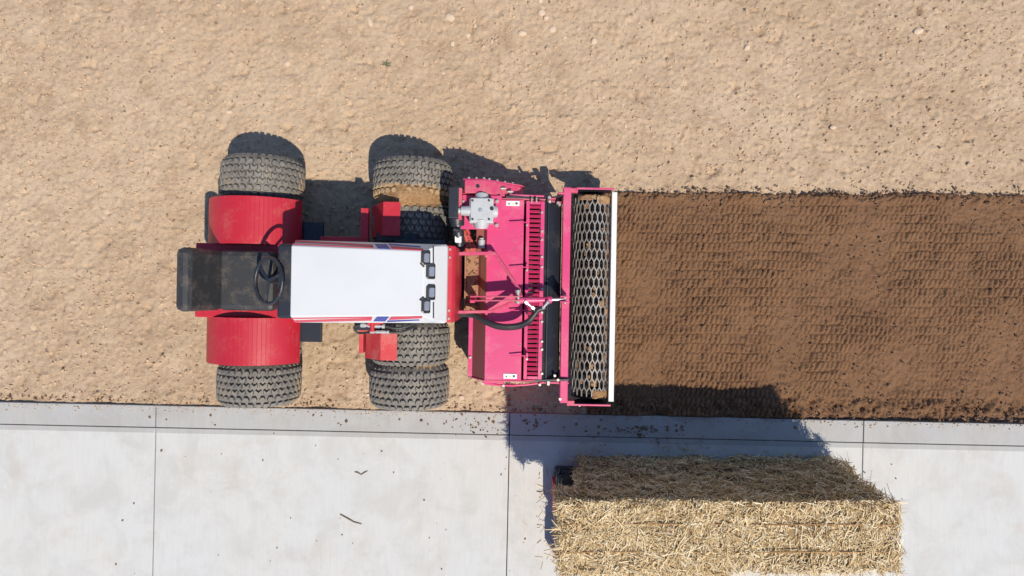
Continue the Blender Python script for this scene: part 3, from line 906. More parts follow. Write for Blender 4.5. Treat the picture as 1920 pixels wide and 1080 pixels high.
# deck: flat plate with a front slope
mb = MB(); mb.sheet([(dx0, DZ), (dx1, DZ - 0.006)], 'y', dy0, dy1, 0.010)
mb.prism([(dx1 - 0.012, DZ - 0.0165), (dx1, DZ - 0.0165), (dx1, DZ - 0.07), (dx1 - 0.012, DZ - 0.07)], 'y', dy0, dy1)
deck = ip(mb, 'deck', 'pink')
mb = MB(); mb.sheet([(fx, 0.46), (dx0 - 0.002, DZ - 0.002)], 'y', dy0 + 0.004, dy1 - 0.004, 0.008)
ip(mb, 'front_slope', 'pink_mud')
mb = MB(); mb.prism([(fx, 0.45), (fx + 0.008, 0.45), (fx + 0.008, 0.20), (fx, 0.20)], 'y', dy0 + 0.006, dy1 - 0.006)
ip(mb, 'front_apron', 'black')
# tine rotor under the deck
mb = MB(); rx = (dx0 + dx1) / 2
mb.cyl((rx, dy0 + 0.02, 0.26), (rx, dy1 - 0.02, 0.26), 0.05, n=12)
for k in range(24):
    yk = dy0 + 0.05 + (dy1 - dy0 - 0.1) * k / 23
    for j in range(3):
        t = k * 0.7 + j * 2 * PI / 3
        mb.bar((rx, yk, 0.26), (rx + 0.22 * math.cos(t), yk, 0.26 + 0.22 * math.sin(t)), 0.012, 0.05, up=(0, 1, 0))
ip(mb, 'tine_rotor', 'black', 0.0)
# side plates
sx1 = X_(1052, 0.45)
for yy, nm in ((dy0 - 0.008, 'pink_dusty'), (dy1 + 0.008, 'pink_dusty')):
    mb = MB(); mb.prism([(fx - 0.01, 0.10), (fx - 0.01, 0.45), (dx0 - 0.005, DZ - 0.012), (dx1, DZ - 0.016), (sx1, 0.46), (sx1, 0.10), (sx1 - 0.1, 0.04), (fx + 0.08, 0.04)], 'y', yy - 0.0055, yy + 0.0055)
    ip(mb, 'side_plate', nm)
# skids on the soil
for yy in (dy0 - 0.008, dy1 + 0.008):
    mb = MB(); mb.prism([(fx + 0.06, 0.0), (sx1 - 0.12, 0.0), (sx1 - 0.06, 0.05), (fx, 0.05)], 'y', yy - 0.022, yy + 0.022)
    ip(mb, 'skid', 'black')
# front tube, lower half only
mb = MB(); a = P3(882, 592, 0.46); b = P3(882, 706, 0.46)
mb.box(((a[0] + b[0]) / 2, (a[1] + b[1]) / 2, 0.43), (0.034, abs(a[1] - b[1]), 0.06))
ft = ip(mb, 'front_tube', 'pink')
mb = MB(); c = P3(882, 670, 0.46); mb.cyl((c[0], c[1], 0.46), (c[0], c[1], 0.475), 0.010, n=8); mb.build('bolt', M['zinc'], ft, off=IB)
# end bracket of the front tube
mb = MB(); bI(mb, 878, 892, 698, 708, 0.44, 0.10); ip(mb, 'tube_bracket', 'black')

# chain cover on the far side
zc = 0.74
cy0 = Y_(363, zc); cy1 = Y_(338, zc)
cxa = X_(871, zc, 350); cxb = X_(908, zc, 350); cxc = X_(975, 0.52, 350)
mb = MB(); mb.prism([(cxa, 0.20), (cxa, zc), (cxb, zc), (cxc, 0.50), (cxc + 0.03, 0.40), (cxc - 0.05, 0.16)], 'y', cy0, cy1)
cc = ip(mb, 'chain_cover', 'pink_dusty', 0.006)
flw = cy1 + 0.004
mb = MB(); mb.prism([(cxa - 0.012, 0.18), (cxa - 0.012, zc - 0.01), (cxb + 0.002, zc - 0.01), (cxc + 0.02, 0.495), (cxc + 0.04, 0.40), (cxc - 0.05, 0.14)], 'y', cy1, cy1 + 0.008)
mb.build('cover_flange', M['pink'], cc, off=IB, bevel=0.002)
for t in range(7):
    if t < 3: bxk, bzk = cxa + 0.03 + t * 0.055, zc - 0.01
    else:
        f = (t - 2.4) / 4.6; bxk = cxb + (cxc - cxb) * f; bzk = zc - 0.01 + (0.50 - zc) * f
    mb = MB(); mb.cyl((bxk, cy1 + 0.008, bzk - 0.004), (bxk, cy1 + 0.020, bzk - 0.004), 0.009, n=6, smooth=False)
    mb.build('bolt', M['zinc'], cc, off=IB)
# dark filler stain plug and bolts on the cover
mb = MB(); c = P3(896, 349, zc); mb.cyl((c[0], c[1], zc), (c[0], c[1], zc + 0.006), 0.014, n=12); mb.build('plug', M['black'], cc, off=IB)
for px, py, z in ((944, 354, 0.625), (957, 360, 0.60)):
    c = P3(px, py, z); mb = MB(); mb.cyl((c[0], c[1], z - 0.05), (c[0], c[1], z + 0.015), 0.013, n=8); mb.cyl((c[0] - 0.02, c[1], z + 0.018), (c[0] + 0.02, c[1], z + 0.018), 0.008, n=8)
    mb.build('bolt', M['zinc'], cc, off=IB)

# gearbox on its base plate
gz = 0.70
mb = MB(); bI(mb, 863, 940, 366, 430, gz - 0.02, 0.02); 
gp = ip(mb, 'gearbox_plate', 'pink', 0.003)
mb = MB(); bI(mb, 866, 908, 362, 400, gz - 0.042, 0.16); bI(mb, 905, 938, 370, 428, gz - 0.042, 0.04); ip(mb, 'gearbox_pedestal', 'pink_dusty', 0.003)
for px, py in ((932, 377), (931, 422), (911, 424), (889, 421), (868, 378), (864, 411)):
    c = P3(px, py, gz); mb = MB(); mb.cyl((c[0], c[1], gz - 0.02), (c[0], c[1], gz - 0.004), 0.015, n=6, smooth=False); mb.cyl((c[0], c[1], gz - 0.004), (c[0], c[1], gz + 0.006), 0.009, n=10)
    mb.build('bolt', M['zinc'], gp, off=IB)
mb = MB()
bI(mb, 880, 925, 372, 418, 0.78, 0.10)
c = P3(902, 395, 0.78)
mb.cyl((c[0] - 0.06, c[1], 0.755), (c[0] - 0.145, c[1], 0.755), 0.040, 0.034, n=18)
mb.cyl((c[0] - 0.145, c[1], 0.755), (c[0] - 0.165, c[1], 0.755), 0.022, n=14)
mb.cyl((c[0], c[1] - 0.05, 0.74), (c[0], c[1] - 0.115, 0.72), 0.066, 0.05, n=18)
mb.cyl((c[0], c[1] + 0.05, 0.74), (c[0], c[1] + 0.12, 0.72), 0.05, n=18)
mb.cyl((c[0] + 0.06, c[1], 0.73), (c[0] + 0.115, c[1], 0.72), 0.055, 0.04, n=18)
gb = ip(mb, 'gearbox', 'cast', 0.006)
mb = MB(); bI(mb, 882, 922, 371, 416, 0.795, 0.014); gc = mb.build('gearbox_lid', M['cast'], gb, off=IB, bevel=0.005)
for px, py in ((886, 376), (917, 376), (886, 411), (917, 411)):
    c2 = P3(px, py, 0.795); mb = MB(); mb.cyl((c2[0], c2[1], 0.795), (c2[0], c2[1], 0.801), 0.0085, n=8)
    mb.build('bolt', M['mark_dark'], gb, off=IB)
c2 = P3(901, 394, 0.795); mb = MB(); mb.cyl((c2[0], c2[1], 0.795), (c2[0], c2[1], 0.800), 0.016, n=16); mb.cyl((c2[0], c2[1], 0.800), (c2[0], c2[1], 0.803), 0.008, n=10)
mb.build('emblem', M['steel'], gb, off=IB)
c2 = P3(919, 391, 0.79); mb = MB(); mb.cyl((c2[0] + 0.012, c2[1], 0.775), (c2[0] + 0.012, c2[1], 0.80), 0.014, n=10); mb.build('breather', M['black'], gb, off=IB)

# tall black box left of the gearbox and its flange
mb = MB(); bI(mb, 841, 859, 350, 409, 0.80, 0.46); bb = ip(mb, 'belt_guard', 'black', 0.006)
mb = MB(); bI(mb, 859.6, 866, 352, 412, 0.75, 0.36); ip(mb, 'guard_flange', 'pink_dusty', 0.003)
# drive shaft from the tractor with yoke and label
mb = MB()
mb.cyl(P3(857, 412, 0.66), P3(862, 470, 0.60), 0.045, 0.042, n=16)
mb.cyl(P3(856, 407, 0.67), P3(858, 424, 0.66), 0.062, 0.055, n=16)
for sg in (-1, 1):
    a = P3(851, 424 + sg * 6, 0.70); b = P3(862, 426 + sg * 6, 0.70); mb.cyl(a, b, 0.018, n=10)
sh = ip(mb, 'drive_shaft', 'black', 0.0)
mb = MB(); bI(mb, 853, 865, 443, 455, 0.668, 0.012); mb.build('label', M['label'], sh, off=IB)
mb = MB()
a = P3(866, 408, 0.60); b = P3(880, 470, 0.56)
mb.prism([P3(864, 410, .6)[:2], P3(874, 408, .6)[:2], P3(880, 440, .6)[:2], P3(900, 474, .6)[:2], P3(872, 474, .6)[:2]], 'z', 0.555, 0.575)
ip(mb, 'linkage_plate', 'red_dusty', 0.003)
mb = MB(); mb.cyl(P3(871, 416, 0.60), P3(880, 440, 0.60), 0.012, n=8); mb.cyl(P3(878, 412, 0.58), P3(874, 434, 0.61), 0.010, n=8); mb.cyl(P3(867, 436, 0.6), P3(867, 436, 0.63), 0.012, n=8)
mb.bar(P3(862, 414, 0.605), P3(876, 452, 0.600), 0.018, 0.02)
ip(mb, 'linkage_rods', 'red_dusty', 0.002)
mb = MB(); bI(mb, 893, 911, 429, 476, 0.585, 0.01); ip(mb, 'hatch_floor', 'pink_mud', 0.002)
mb = MB(); c = P3(903, 458, 0.60); mb.cyl((c[0], c[1] - 0.03, 0.61), (c[0], c[1] + 0.03, 0.61), 0.026, n=12); mb.cyl((c[0], c[1] + 0.03, 0.61), (c[0], c[1] + 0.045, 0.61), 0.018, n=12)
ip(mb, 'filler_neck', 'cast', 0.0)

# mast frame: tray and arms to the tractor
mb = MB(); x0, y0 = mp(871, 592, 0.50); x1, y1 = mp(905, 476, 0.50)
mb.box(((x0 + x1) / 2, (y0 + y1) / 2, 0.515), (x1 - x0, y1 - y0, 0.012))
mb.box((x0 - 0.004 + 0.008, (y0 + y1) / 2, 0.53), (0.012, y1 - y0, 0.05))
ip(mb, 'hitch_tray', 'tray_mud', 0.003)
mb = MB(); mb.sheet([(X_(898, 0.52), 0.53), (X_(911, 0.63), 0.628)], 'y', Y_(590, .6), Y_(476, .6), 0.012); ip(mb, 'tray_ramp', 'tray_mud', 0.002)
mb = MB(); x0, y0 = mp(856, 559, 0.48); x1, y1 = mp(870, 482, 0.48)
mb.box(((x0 + x1) / 2, (y0 + y1) / 2, 0.40), (x1 - x0, y1 - y0, 0.14)); ip(mb, 'dark_opening_block', 'black', 0.01)  # black block standing in for the shade of the open hole beside the tray
hz = 0.71
mb = MB()
mb.bar(P3(852, 476, hz), P3(928, 475, hz), 0.024, 0.05)
mb.bar(P3(927, 474, hz), P3(975, 545, hz + 0.05), 0.022, 0.045)
mb.bar(P3(857, 478, hz), P3(857, 478, 0.45), 0.024, 0.03); mb.bar(P3(912, 476, hz - 0.02), P3(912, 476, 0.62), 0.024, 0.05)
ip(mb, 'hitch_arm', 'pink_dusty', 0.003)
mb = MB()
mb.bar(P3(852, 585, hz - 0.02), P3(921, 584, hz - 0.02), 0.022, 0.05)
mb.bar(P3(920, 584, hz - 0.02), P3(976, 561, hz + 0.05), 0.022, 0.045)
mb.bar(P3(858, 584, hz), P3(858, 584, 0.45), 0.022, 0.03); mb.bar(P3(912, 584, hz - 0.03), P3(912, 584, 0.62), 0.022, 0.05)
ip(mb, 'hitch_arm', 'pink_dusty', 0.003)
for py in (556, 563.5):
    mb = MB(); a = P3(884, py, 0.76); b = P3(973, py, 0.80)
    mb.bar(a, b, 0.010, 0.07); ip(mb, 'mast_plate', 'pink_dusty', 0.002)
mb = MB(); bI(mb, 881, 890, 552, 568, 0.76, 0.25); ip(mb, 'mast_post', 'pink_dusty', 0.003)
mb = MB(); mb.cyl(P3(971, 546, 0.80), P3(971, 568, 0.80), 0.014, n=10); mb.cyl(P3(971, 544, 0.80), P3(971, 549, 0.80), 0.022, n=8); mb.cyl(P3(971, 565, 0.80), P3(971, 569, 0.80), 0.022, n=8)
ip(mb, 'mast_pin', 'zinc', 0.0)
mb = MB(); mb.bar(P3(970, 553, 0.78), P3(973, 553, 0.625), 0.03, 0.012); mb.bar(P3(970, 562, 0.78), P3(973, 562, 0.625), 0.03, 0.012); ip(mb, 'mast_lug', 'pink', 0.002)
# hydraulic cylinder
cylz = 0.79
mb = MB(); mb.cyl(P3(977, 563, cylz), P3(1033, 562, cylz - 0.03), 0.021, n=16); mb.cyl(P3(1026, 562, cylz - 0.026), P3(1034, 562, cylz - 0.031), 0.026, n=16); mb.cyl(P3(972, 563, cylz), P3(980, 563, cylz), 0.024, n=16)
hc = ip(mb, 'hydraulic_cylinder', 'pink', 0.0)
mb = MB(); mb.cyl(P3(1033, 562, cylz - 0.03), P3(1057, 561, cylz - 0.045), 0.011, n=12); mb.build('piston_rod', M['steel'], hc, off=IB)
for (xa, ya, xb, yb) in ((984, 565, 1001, 579), (1029, 565, 1017, 578)):
    mb = MB(); a = Vector(P3(xa, ya, cylz + 0.02)); b = Vector(P3(xb, yb, cylz)); d = b - a
    mb.cyl(a, b, 0.010, n=8); mb.cyl(a, a + d * 0.25, 0.015, n=6, smooth=False); mb.cyl(a + d * 0.75, b, 0.016, n=6, smooth=False)
    mb.build('hose_fitting', M['steel'], hc, off=IB)
hose(imp, IB, [P3(856, 588, 0.66), P3(872, 588, 0.68), P3(890, 590, 0.70), P3(905, 599, 0.72), P3(930, 609, 0.74), P3(952, 612, 0.75), P3(975, 609, 0.76), P3(993, 600, 0.78), P3(1003, 588, 0.79), P3(1009, 581, 0.79), P3(1017, 578, 0.79)], 0.019)
hose(imp, IB, [P3(858, 592, 0.65), P3(874, 590, 0.67), P3(893, 594, 0.685), P3(910, 604, 0.70), P3(932, 613, 0.72), P3(955, 615, 0.73), P3(976, 612, 0.74), P3(992, 603, 0.76), P3(1000, 592, 0.78), P3(1002, 584, 0.785), P3(1001, 579, 0.79)], 0.018)
# cylinder lug on the rear beam
mb = MB()
for py in (556, 566): mb.bar(P3(1050, py, 0.755), P3(1068, py, 0.755), 0.010, 0.055)
for py in (556, 566): mb.bar(P3(1060, py, 0.74), P3(1060, py, 0.50), 0.012, 0.05, up=(0, 1, 0))
ip(mb, 'cylinder_lug', 'pink', 0.002)
mb = MB(); mb.cyl(P3(1059, 552, 0.745), P3(1059, 570, 0.745), 0.012, n=10); ip(mb, 'lug_pin', 'zinc', 0.0)

cr = []
rt = np.random.default_rng(77)
for k in range(170):
    if k < 110: c = P3(rt.uniform(873, 897), rt.uniform(480, 588), 0.522); z = 0.522
    else:
        c = P3(rt.uniform(866, 905), rt.uniform(436, 472), 0.578); z = 0.577
    cr.append((c[0] - IB[0], c[1] - IB[1], z, 0.004 + 0.010 * rt.random() ** 2))
co = crumbs('soil_lumps', cr, M['clod'], 8); co.parent = imp
# slatted grille
gz0 = 0.60
gy1 = Y_(376, gz0); gy0 = Y_(711, gz0)
gx0 = X_(984, gz0); gx1 = X_(1018, gz0)
mb = MB()
mb.box((gx0 + 0.013, (gy0 + gy1) / 2, gz0 - 0.012), (0.026, gy1 - gy0, 0.024)); ip(mb, 'grille_rail', 'pink', 0.003)
mb = MB()
mb.box((gx1 - 0.012, (gy0 + gy1) / 2, gz0 - 0.028), (0.030, gy1 - gy0, 0.036)); ip(mb, 'grille_rail', 'pink', 0.003)
for yy in (gy0 + 0.012, gy1 - 0.012):
    mb = MB(); mb.box(((gx0 + gx1) / 2, yy, gz0 - 0.02), (gx1 - gx0 - 0.056, 0.022, 0.024)); ip(mb, 'grille_end', 'pink', 0.002)
ns = 37; pitch = (gy1 - gy0 - 0.05) / ns
sl_w = gx1 - gx0 - 0.052
slm = MB(); slm.box((0, 0, 0), (sl_w, pitch * 0.52, 0.012), Matrix.Rotation(-0.5, 3, 'X'))
slat_me = slm.mesh('slat'); slat_me.materials.append(M['pink_slat'])
for k in range(ns):
    o = bpy.data.objects.new('slat', slat_me); COL.objects.link(o); o.parent = imp
    o.location = ((gx0 + gx1) / 2 - 0.001 - IB[0], gy0 + 0.025 + pitch * (k + 0.5) - IB[1], gz0 - 0.022)
mb = MB(); mb.box(((gx0 + gx1) / 2, (gy0 + gy1) / 2, 0.44), (gx1 - gx0 - 0.01, gy1 - gy0 - 0.01, 0.02)); ip(mb, 'slot_shade_sheet', 'black', 0.0)  # black sheet added under the slats, stands in for shade in the slots
for py in (399, 434, 450, 482, 501, 542, 586, 603, 640, 655, 700):
    c = P3(1017, py, 0.58); mb = MB(); mb.cyl((c[0] - 0.004, c[1], 0.585), (c[0] - 0.004, c[1], 0.604), 0.010, n=6, smooth=False); ip(mb, 'bolt', 'zinc', 0.0)
# spring handles reaching over the deck
for py in (417, 501, 582, 667):
    mb = MB(); mb.bar(P3(957, py, 0.645), P3(990, py, 0.66), 0.007, 0.008)
    c = P3(988, py, 0.64); mb.box((c[0], c[1], 0.63), (0.012, 0.045, 0.075))
    h = ip(mb, 'handle_rod', 'pink', 0.0)
    c = P3(988, py + 6, 0.65); mb = MB(); mb.cyl((c[0], c[1], 0.63), (c[0], c[1], 0.672), 0.008, n=8); mb.build('pin', M['zinc'], h, off=IB)
# labels on the deck
for (xa, xb, ya, yb) in ((949, 974, 377, 386), (944, 969, 701, 710)):
    mb = MB(); bI(mb, xa, xb, ya, yb, DZ + 0.0015, 0.004); lbz = DZ + 0.0015
    lo = ip(mb, 'warning_label', 'label', 0.0)
    for k, mt in enumerate(('mark_dark', 'mark_yellow', 'mark_dark')):
        cx = xa + (xb - xa) * (0.22 + 0.28 * k); cyy = (ya + yb) / 2
        mb = MB(); q = [P3(cx - 2.2, cyy + 2, lbz)[:2], P3(cx + 2.2, cyy + 2, lbz)[:2], P3(cx + (0 if k < 2 else 2.2), cyy - 2, lbz)[:2], P3(cx - (0.01 if k < 2 else 2.2), cyy - 2, lbz)[:2]]
        mb.prism(q, 'z', lbz, lbz + 0.0012); mb.build('pictogram', M[mt], lo, off=IB)
mb = MB(); a = P3(906, 623, 0.585); sl = math.atan2(DZ - 0.46, dx0 - fx)
mb.box((a[0], a[1], 0.593), (0.022, 0.075, 0.003), Matrix.Rotation(-sl, 3, 'Y')); ip(mb, 'small_label', 'label', 0.0)

# black flap with a ridge rod
fz = 0.50
fx0 = X_(1018, 0.54); fxm = X_(1026, fz + 0.02); fx1 = X_(1050, 0.40); bz = 0.50; bxm = X_(1060.5, bz)
fy1 = Y_(374, fz, 1030); fy0 = Y_(714, fz, 1030)
mb = MB(); mb.sheet([(fx0, 0.545), (fxm, 0.52), (fx1, 0.44)], 'y', fy0, fy1, 0.012); mb.prism([(fx1 - 0.012, 0.445), (bxm - 0.034, 0.42), (bxm - 0.03, 0.10), (fx1 + 0.0, 0.10)], 'y', fy0 - 0.02, fy1 + 0.02)  # second piece: black plate added as the shade in the gap before the beam
ip(mb, 'rear_flap', 'black_flap', 0.002)
mb = MB(); mb.cyl((fxm, fy0 - 0.01, 0.522), (fxm, fy1 + 0.01, 0.522), 0.011, n=10); ip(mb, 'flap_hinge', 'black_flap', 0.0)
for px, py in ((1031, 379), (1046, 381), (1049, 384), (1040, 704), (1046, 712), (1028, 716)):
    c = P3(px, py, 0.52); mb = MB(); mb.cyl((c[0], c[1], 0.47), (c[0], c[1], 0.54), 0.011, n=6, smooth=False); ip(mb, 'bolt', 'zinc', 0.0)

# rear beam
bz = 0.50
byt = Y_(351, bz, 1062); byb = Y_(756, bz, 1062); bxm = X_(1060.5, bz)
mb = MB(); mb.box((bxm, (byt + byb) / 2, bz - 0.032), (0.062, byt - byb, 0.064)); ip(mb, 'rear_beam', 'pink', 0.006)
# roller hangers, thin side rails and the white scraper bar
rz = 0.178; RR = 0.158
rxm = X_(1108, rz); ry1 = Y_(366, 0.2, 1108); ry0 = Y_(746, 0.2, 1108)
swx = X_(1148.5, 0.30)
for yy, sg in ((ry1 + 0.022, 1), (ry0 - 0.022, -1)):
    arc = [(swx - 0.10 + 0.08 * math.cos(q), 0.30 + 0.08 * math.sin(q)) for q in [PI / 2 * k / 6 for k in range(7)]]
    mb = MB(); mb.prism([(bxm + 0.032, 0.38), (bxm + 0.032, 0.30), (rxm - 0.06, rz - 0.06), (rxm + 0.05, rz - 0.06), (swx - 0.02, 0.25)] + arc, 'y', yy - 0.005, yy + 0.005)
    ip(mb, 'roller_hanger', 'black', 0.002)  # plate coloured black to stand in for shade below the pink rail
    mb = MB(); mb.box(((bxm + swx) / 2 + 0.01, yy, 0.3885), (swx - bxm - 0.05, 0.014, 0.014)); ip(mb, 'hanger_rail', 'pink', 0.002)
    mb = MB(); mb.cyl((rxm, yy - 0.012, rz), (rxm, yy + 0.03 * sg, rz), 0.028, n=14); ip(mb, 'bearing', 'black', 0.0)
    mb = MB(); mb.box((bxm + 0.060, yy - sg * 0.022, 0.40), (0.06, 0.034, 0.06)); ip(mb, 'hanger_bracket', 'pink_dusty', 0.004)
    c = (bxm + 0.14, yy + sg * 0.005, 0.35); mb = MB(); mb.cyl(c, (c[0], c[1] + sg * 0.014, c[2]), 0.010, n=6, smooth=False); ip(mb, 'bolt', 'zinc', 0.0)
wy1 = Y_(360, 0.32, 1148); wy0 = Y_(753, 0.32, 1148)
mb = MB(); mb.box((swx, (wy0 + wy1) / 2, 0.30), (0.042, wy1 - wy0, 0.045)); ip(mb, 'scraper_bar', 'white_bar', 0.003)
mb = MB(); c = P3(1146, 387, 0.33); mb.cyl((c[0] - 0.02, c[1], 0.31), (c[0] - 0.02, c[1], 0.33), 0.008, n=6); ip(mb, 'bolt', 'mark_dark', 0.0)
# the mesh roller: expanded metal wrapped round a cylinder
roller = empty('mesh_roller', (rxm - IB[0], (ry0 + ry1) / 2 - IB[1], rz)); roller.parent = imp
RL = ry1 - ry0 - 0.03
NC = 24; NRW = 22; rp = RL / NRW; ca = 2 * PI / NC
mb = MB()
def cp(t, y, r): return Vector((r * math.sin(t), y, r * math.cos(t)))
rnd = random.Random(12)
def strand(t0, y0, t1, y1, w=0.0085, th=0.007):
    a = cp(t0, y0, RR); b = cp(t1, y1, RR); nrm = ((a + b) / 2); nrm.y = 0; nrm.normalize()
    mb.bar(a, b, w * rnd.uniform(0.85, 1.15), th, up=nrm)
for k in range(NRW):
    yk = -RL / 2 + rp * (k + 0.5); sh_ = 0.5 * (k % 2); aL = rp * 0.27
    for j in range(NC):
        t = (j + sh_) * ca + rnd.uniform(-0.006, 0.006)
        strand(t, yk - aL, t, yk + aL)
        if k < NRW - 1:
            yn = yk + rp - aL
            strand(t, yk + aL, t + ca * 0.5, yn); strand(t, yk + aL, t - ca * 0.5, yn)
mo = mb.build('mesh_sheet', M['mesh'], roller)
mb = MB(); mb.cyl((0, -RL / 2, 0), (0, RL / 2, 0), 0.112, n=24)  # core made wide and black so the mesh cells look shaded inside
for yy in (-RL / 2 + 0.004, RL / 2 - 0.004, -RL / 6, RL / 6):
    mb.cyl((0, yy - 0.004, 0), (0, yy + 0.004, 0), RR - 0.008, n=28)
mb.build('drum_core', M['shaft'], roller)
def patch(y0, y1, t0, t1, seed, h=0.008):
    rnd = random.Random(seed); mb = MB(); nu, nv = 8, 8
    top = []; bot = []
    for i in range(nu + 1):
        for j in range(nv + 1):
            u = i / nu; v = j / nv
            ed = min(u, v, 1 - u, 1 - v)
            t = t0 + (t1 - t0) * u + rnd.uniform(-0.03, 0.03); y = y0 + (y1 - y0) * v + rnd.uniform(-0.006, 0.006)
            top.append(cp(t, y, RR + (h + rnd.uniform(-0.004, 0.004) if ed > 0 else -0.004))); bot.append(cp(t, y, RR - 0.012))
    m = nv + 1; n0 = len(top); fs = []
    for i in range(nu):
        for j in range(nv):
            q = (i * m + j, i * m + j + 1, (i + 1) * m + j + 1, (i + 1) * m + j)
            fs.append(q); fs.append(tuple(n0 + z for z in q[::-1]))
    mb.add(top + bot, fs, True)
    mb.build('caked_mud', M['mud'], roller)
patch(RL / 2 - 0.075, RL / 2 - 0.005, 0.15, 1.25, 1)
patch(RL / 2 - 0.04, RL / 2 - 0.0, -1.0, 0.05, 8, 0.003)
patch(-RL / 2 + 0.0, -RL / 2 + 0.07, 0.05, 1.3, 2)
patch(-RL / 2 + 0.10, -RL / 2 + 0.145, -0.05, 0.25, 3, 0.002)
patch(0.05, 0.095, 0.65, 0.95, 4, 0.002); patch(-0.085, -0.03, 0.3, 0.62, 5, 0.002); patch(-0.14, -0.09, 0.66, 1.15, 6, 0.002); patch(0.0, 0.03, -0.05, 0.15, 7, 0.001)
rnd2 = random.Random(31)
for k in range(26):
    y_ = rnd2.uniform(-RL / 2 + 0.1, RL / 2 - 0.1); t_ = rnd2.uniform(-0.9, 1.1)
    patch(y_, y_ + rnd2.uniform(0.018, 0.05), t_, t_ + rnd2.uniform(0.08, 0.2), 100 + k, -0.004)
patch(-0.30, -0.27, 0.75, 1.0, 9, 0.001); patch(0.34, 0.37, 0.7, 1.0, 10, 0.002)
mb = MB(); mb.box(((X_(1044, 0.44) + bxm) / 2, dy1 + 0.055, 0.33), (bxm - X_(1044, 0.44) + 0.03, 0.012, 0.24)); ip(mb, 'shadow_plate', 'black', 0.003)  # added plate, only casts shadow into the gap between flap and beam
# levers and rods at the far end, crossing the gap
mb = MB()
mb.bar(P3(948, 369, 0.62), P3(1024, 373, 0.55), 0.016, 0.03); mb.bar(P3(1024, 374, 0.55), P3(1056, 366, 0.50), 0.016, 0.03)
ip(mb, 'side_link', 'black', 0.002)
mb = MB(); mb.bar(P3(955, 366, 0.60), P3(1020, 368, 0.57), 0.012, 0.02); ip(mb, 'side_link', 'pink', 0.002)
for px, py, z, w, d in ((1036, 372, 0.60, 0.05, 0.012), (1017, 374, 0.58, 0.045, 0.012), (1052, 362, 0.56, 0.045, 0.014)):
    c = P3(px, py, z); mb = MB(); mb.box((c[0], c[1], z - 0.09), (w, d, 0.18)); ip(mb, 'end_lug', 'pink_dusty', 0.004)
mb = MB(); c = P3(1030, 371, 0.66); mb.cyl((c[0], c[1], 0.5), (c[0], c[1], 0.68), 0.012, n=8); ip(mb, 'adjusting_screw', 'zinc', 0.0)
for px in (997, 1006):
    c = P3(px, 376, 0.62); mb = MB(); mb.cyl((c[0], c[1] - 0.01, 0.6), (c[0], c[1] + 0.02, 0.625), 0.007, n=8); ip(mb, 'pin', 'zinc', 0.0)
# near end: curved rail, brackets
mb = MB(); mb.tube([P3(905, 718, 0.50), P3(935, 722, 0.50), P3(960, 723, 0.50), P3(990, 721, 0.49), P3(1020, 717, 0.48), P3(1066, 718, 0.47)], 0.009, 8); ip(mb, 'side_rail', 'pink', 0.0)
mb = MB(); mb.bar(P3(978, 714, 0.55), P3(1066, 712, 0.51), 0.016, 0.03); ip(mb, 'side_link', 'black', 0.002)
for px, py in ((1012, 721), (1028, 720), (905, 719), (944, 723), (1050, 748)):
    c = P3(px, py, 0.50); mb = MB(); mb.cyl((c[0], c[1], 0.46), (c[0], c[1], 0.515), 0.011, n=6, smooth=False); ip(mb, 'bolt', 'zinc', 0.0)
mb = MB(); bI(mb, 905, 945, 714, 719, 0.55, 0.04); ip(mb, 'side_bracket', 'pink', 0.002)

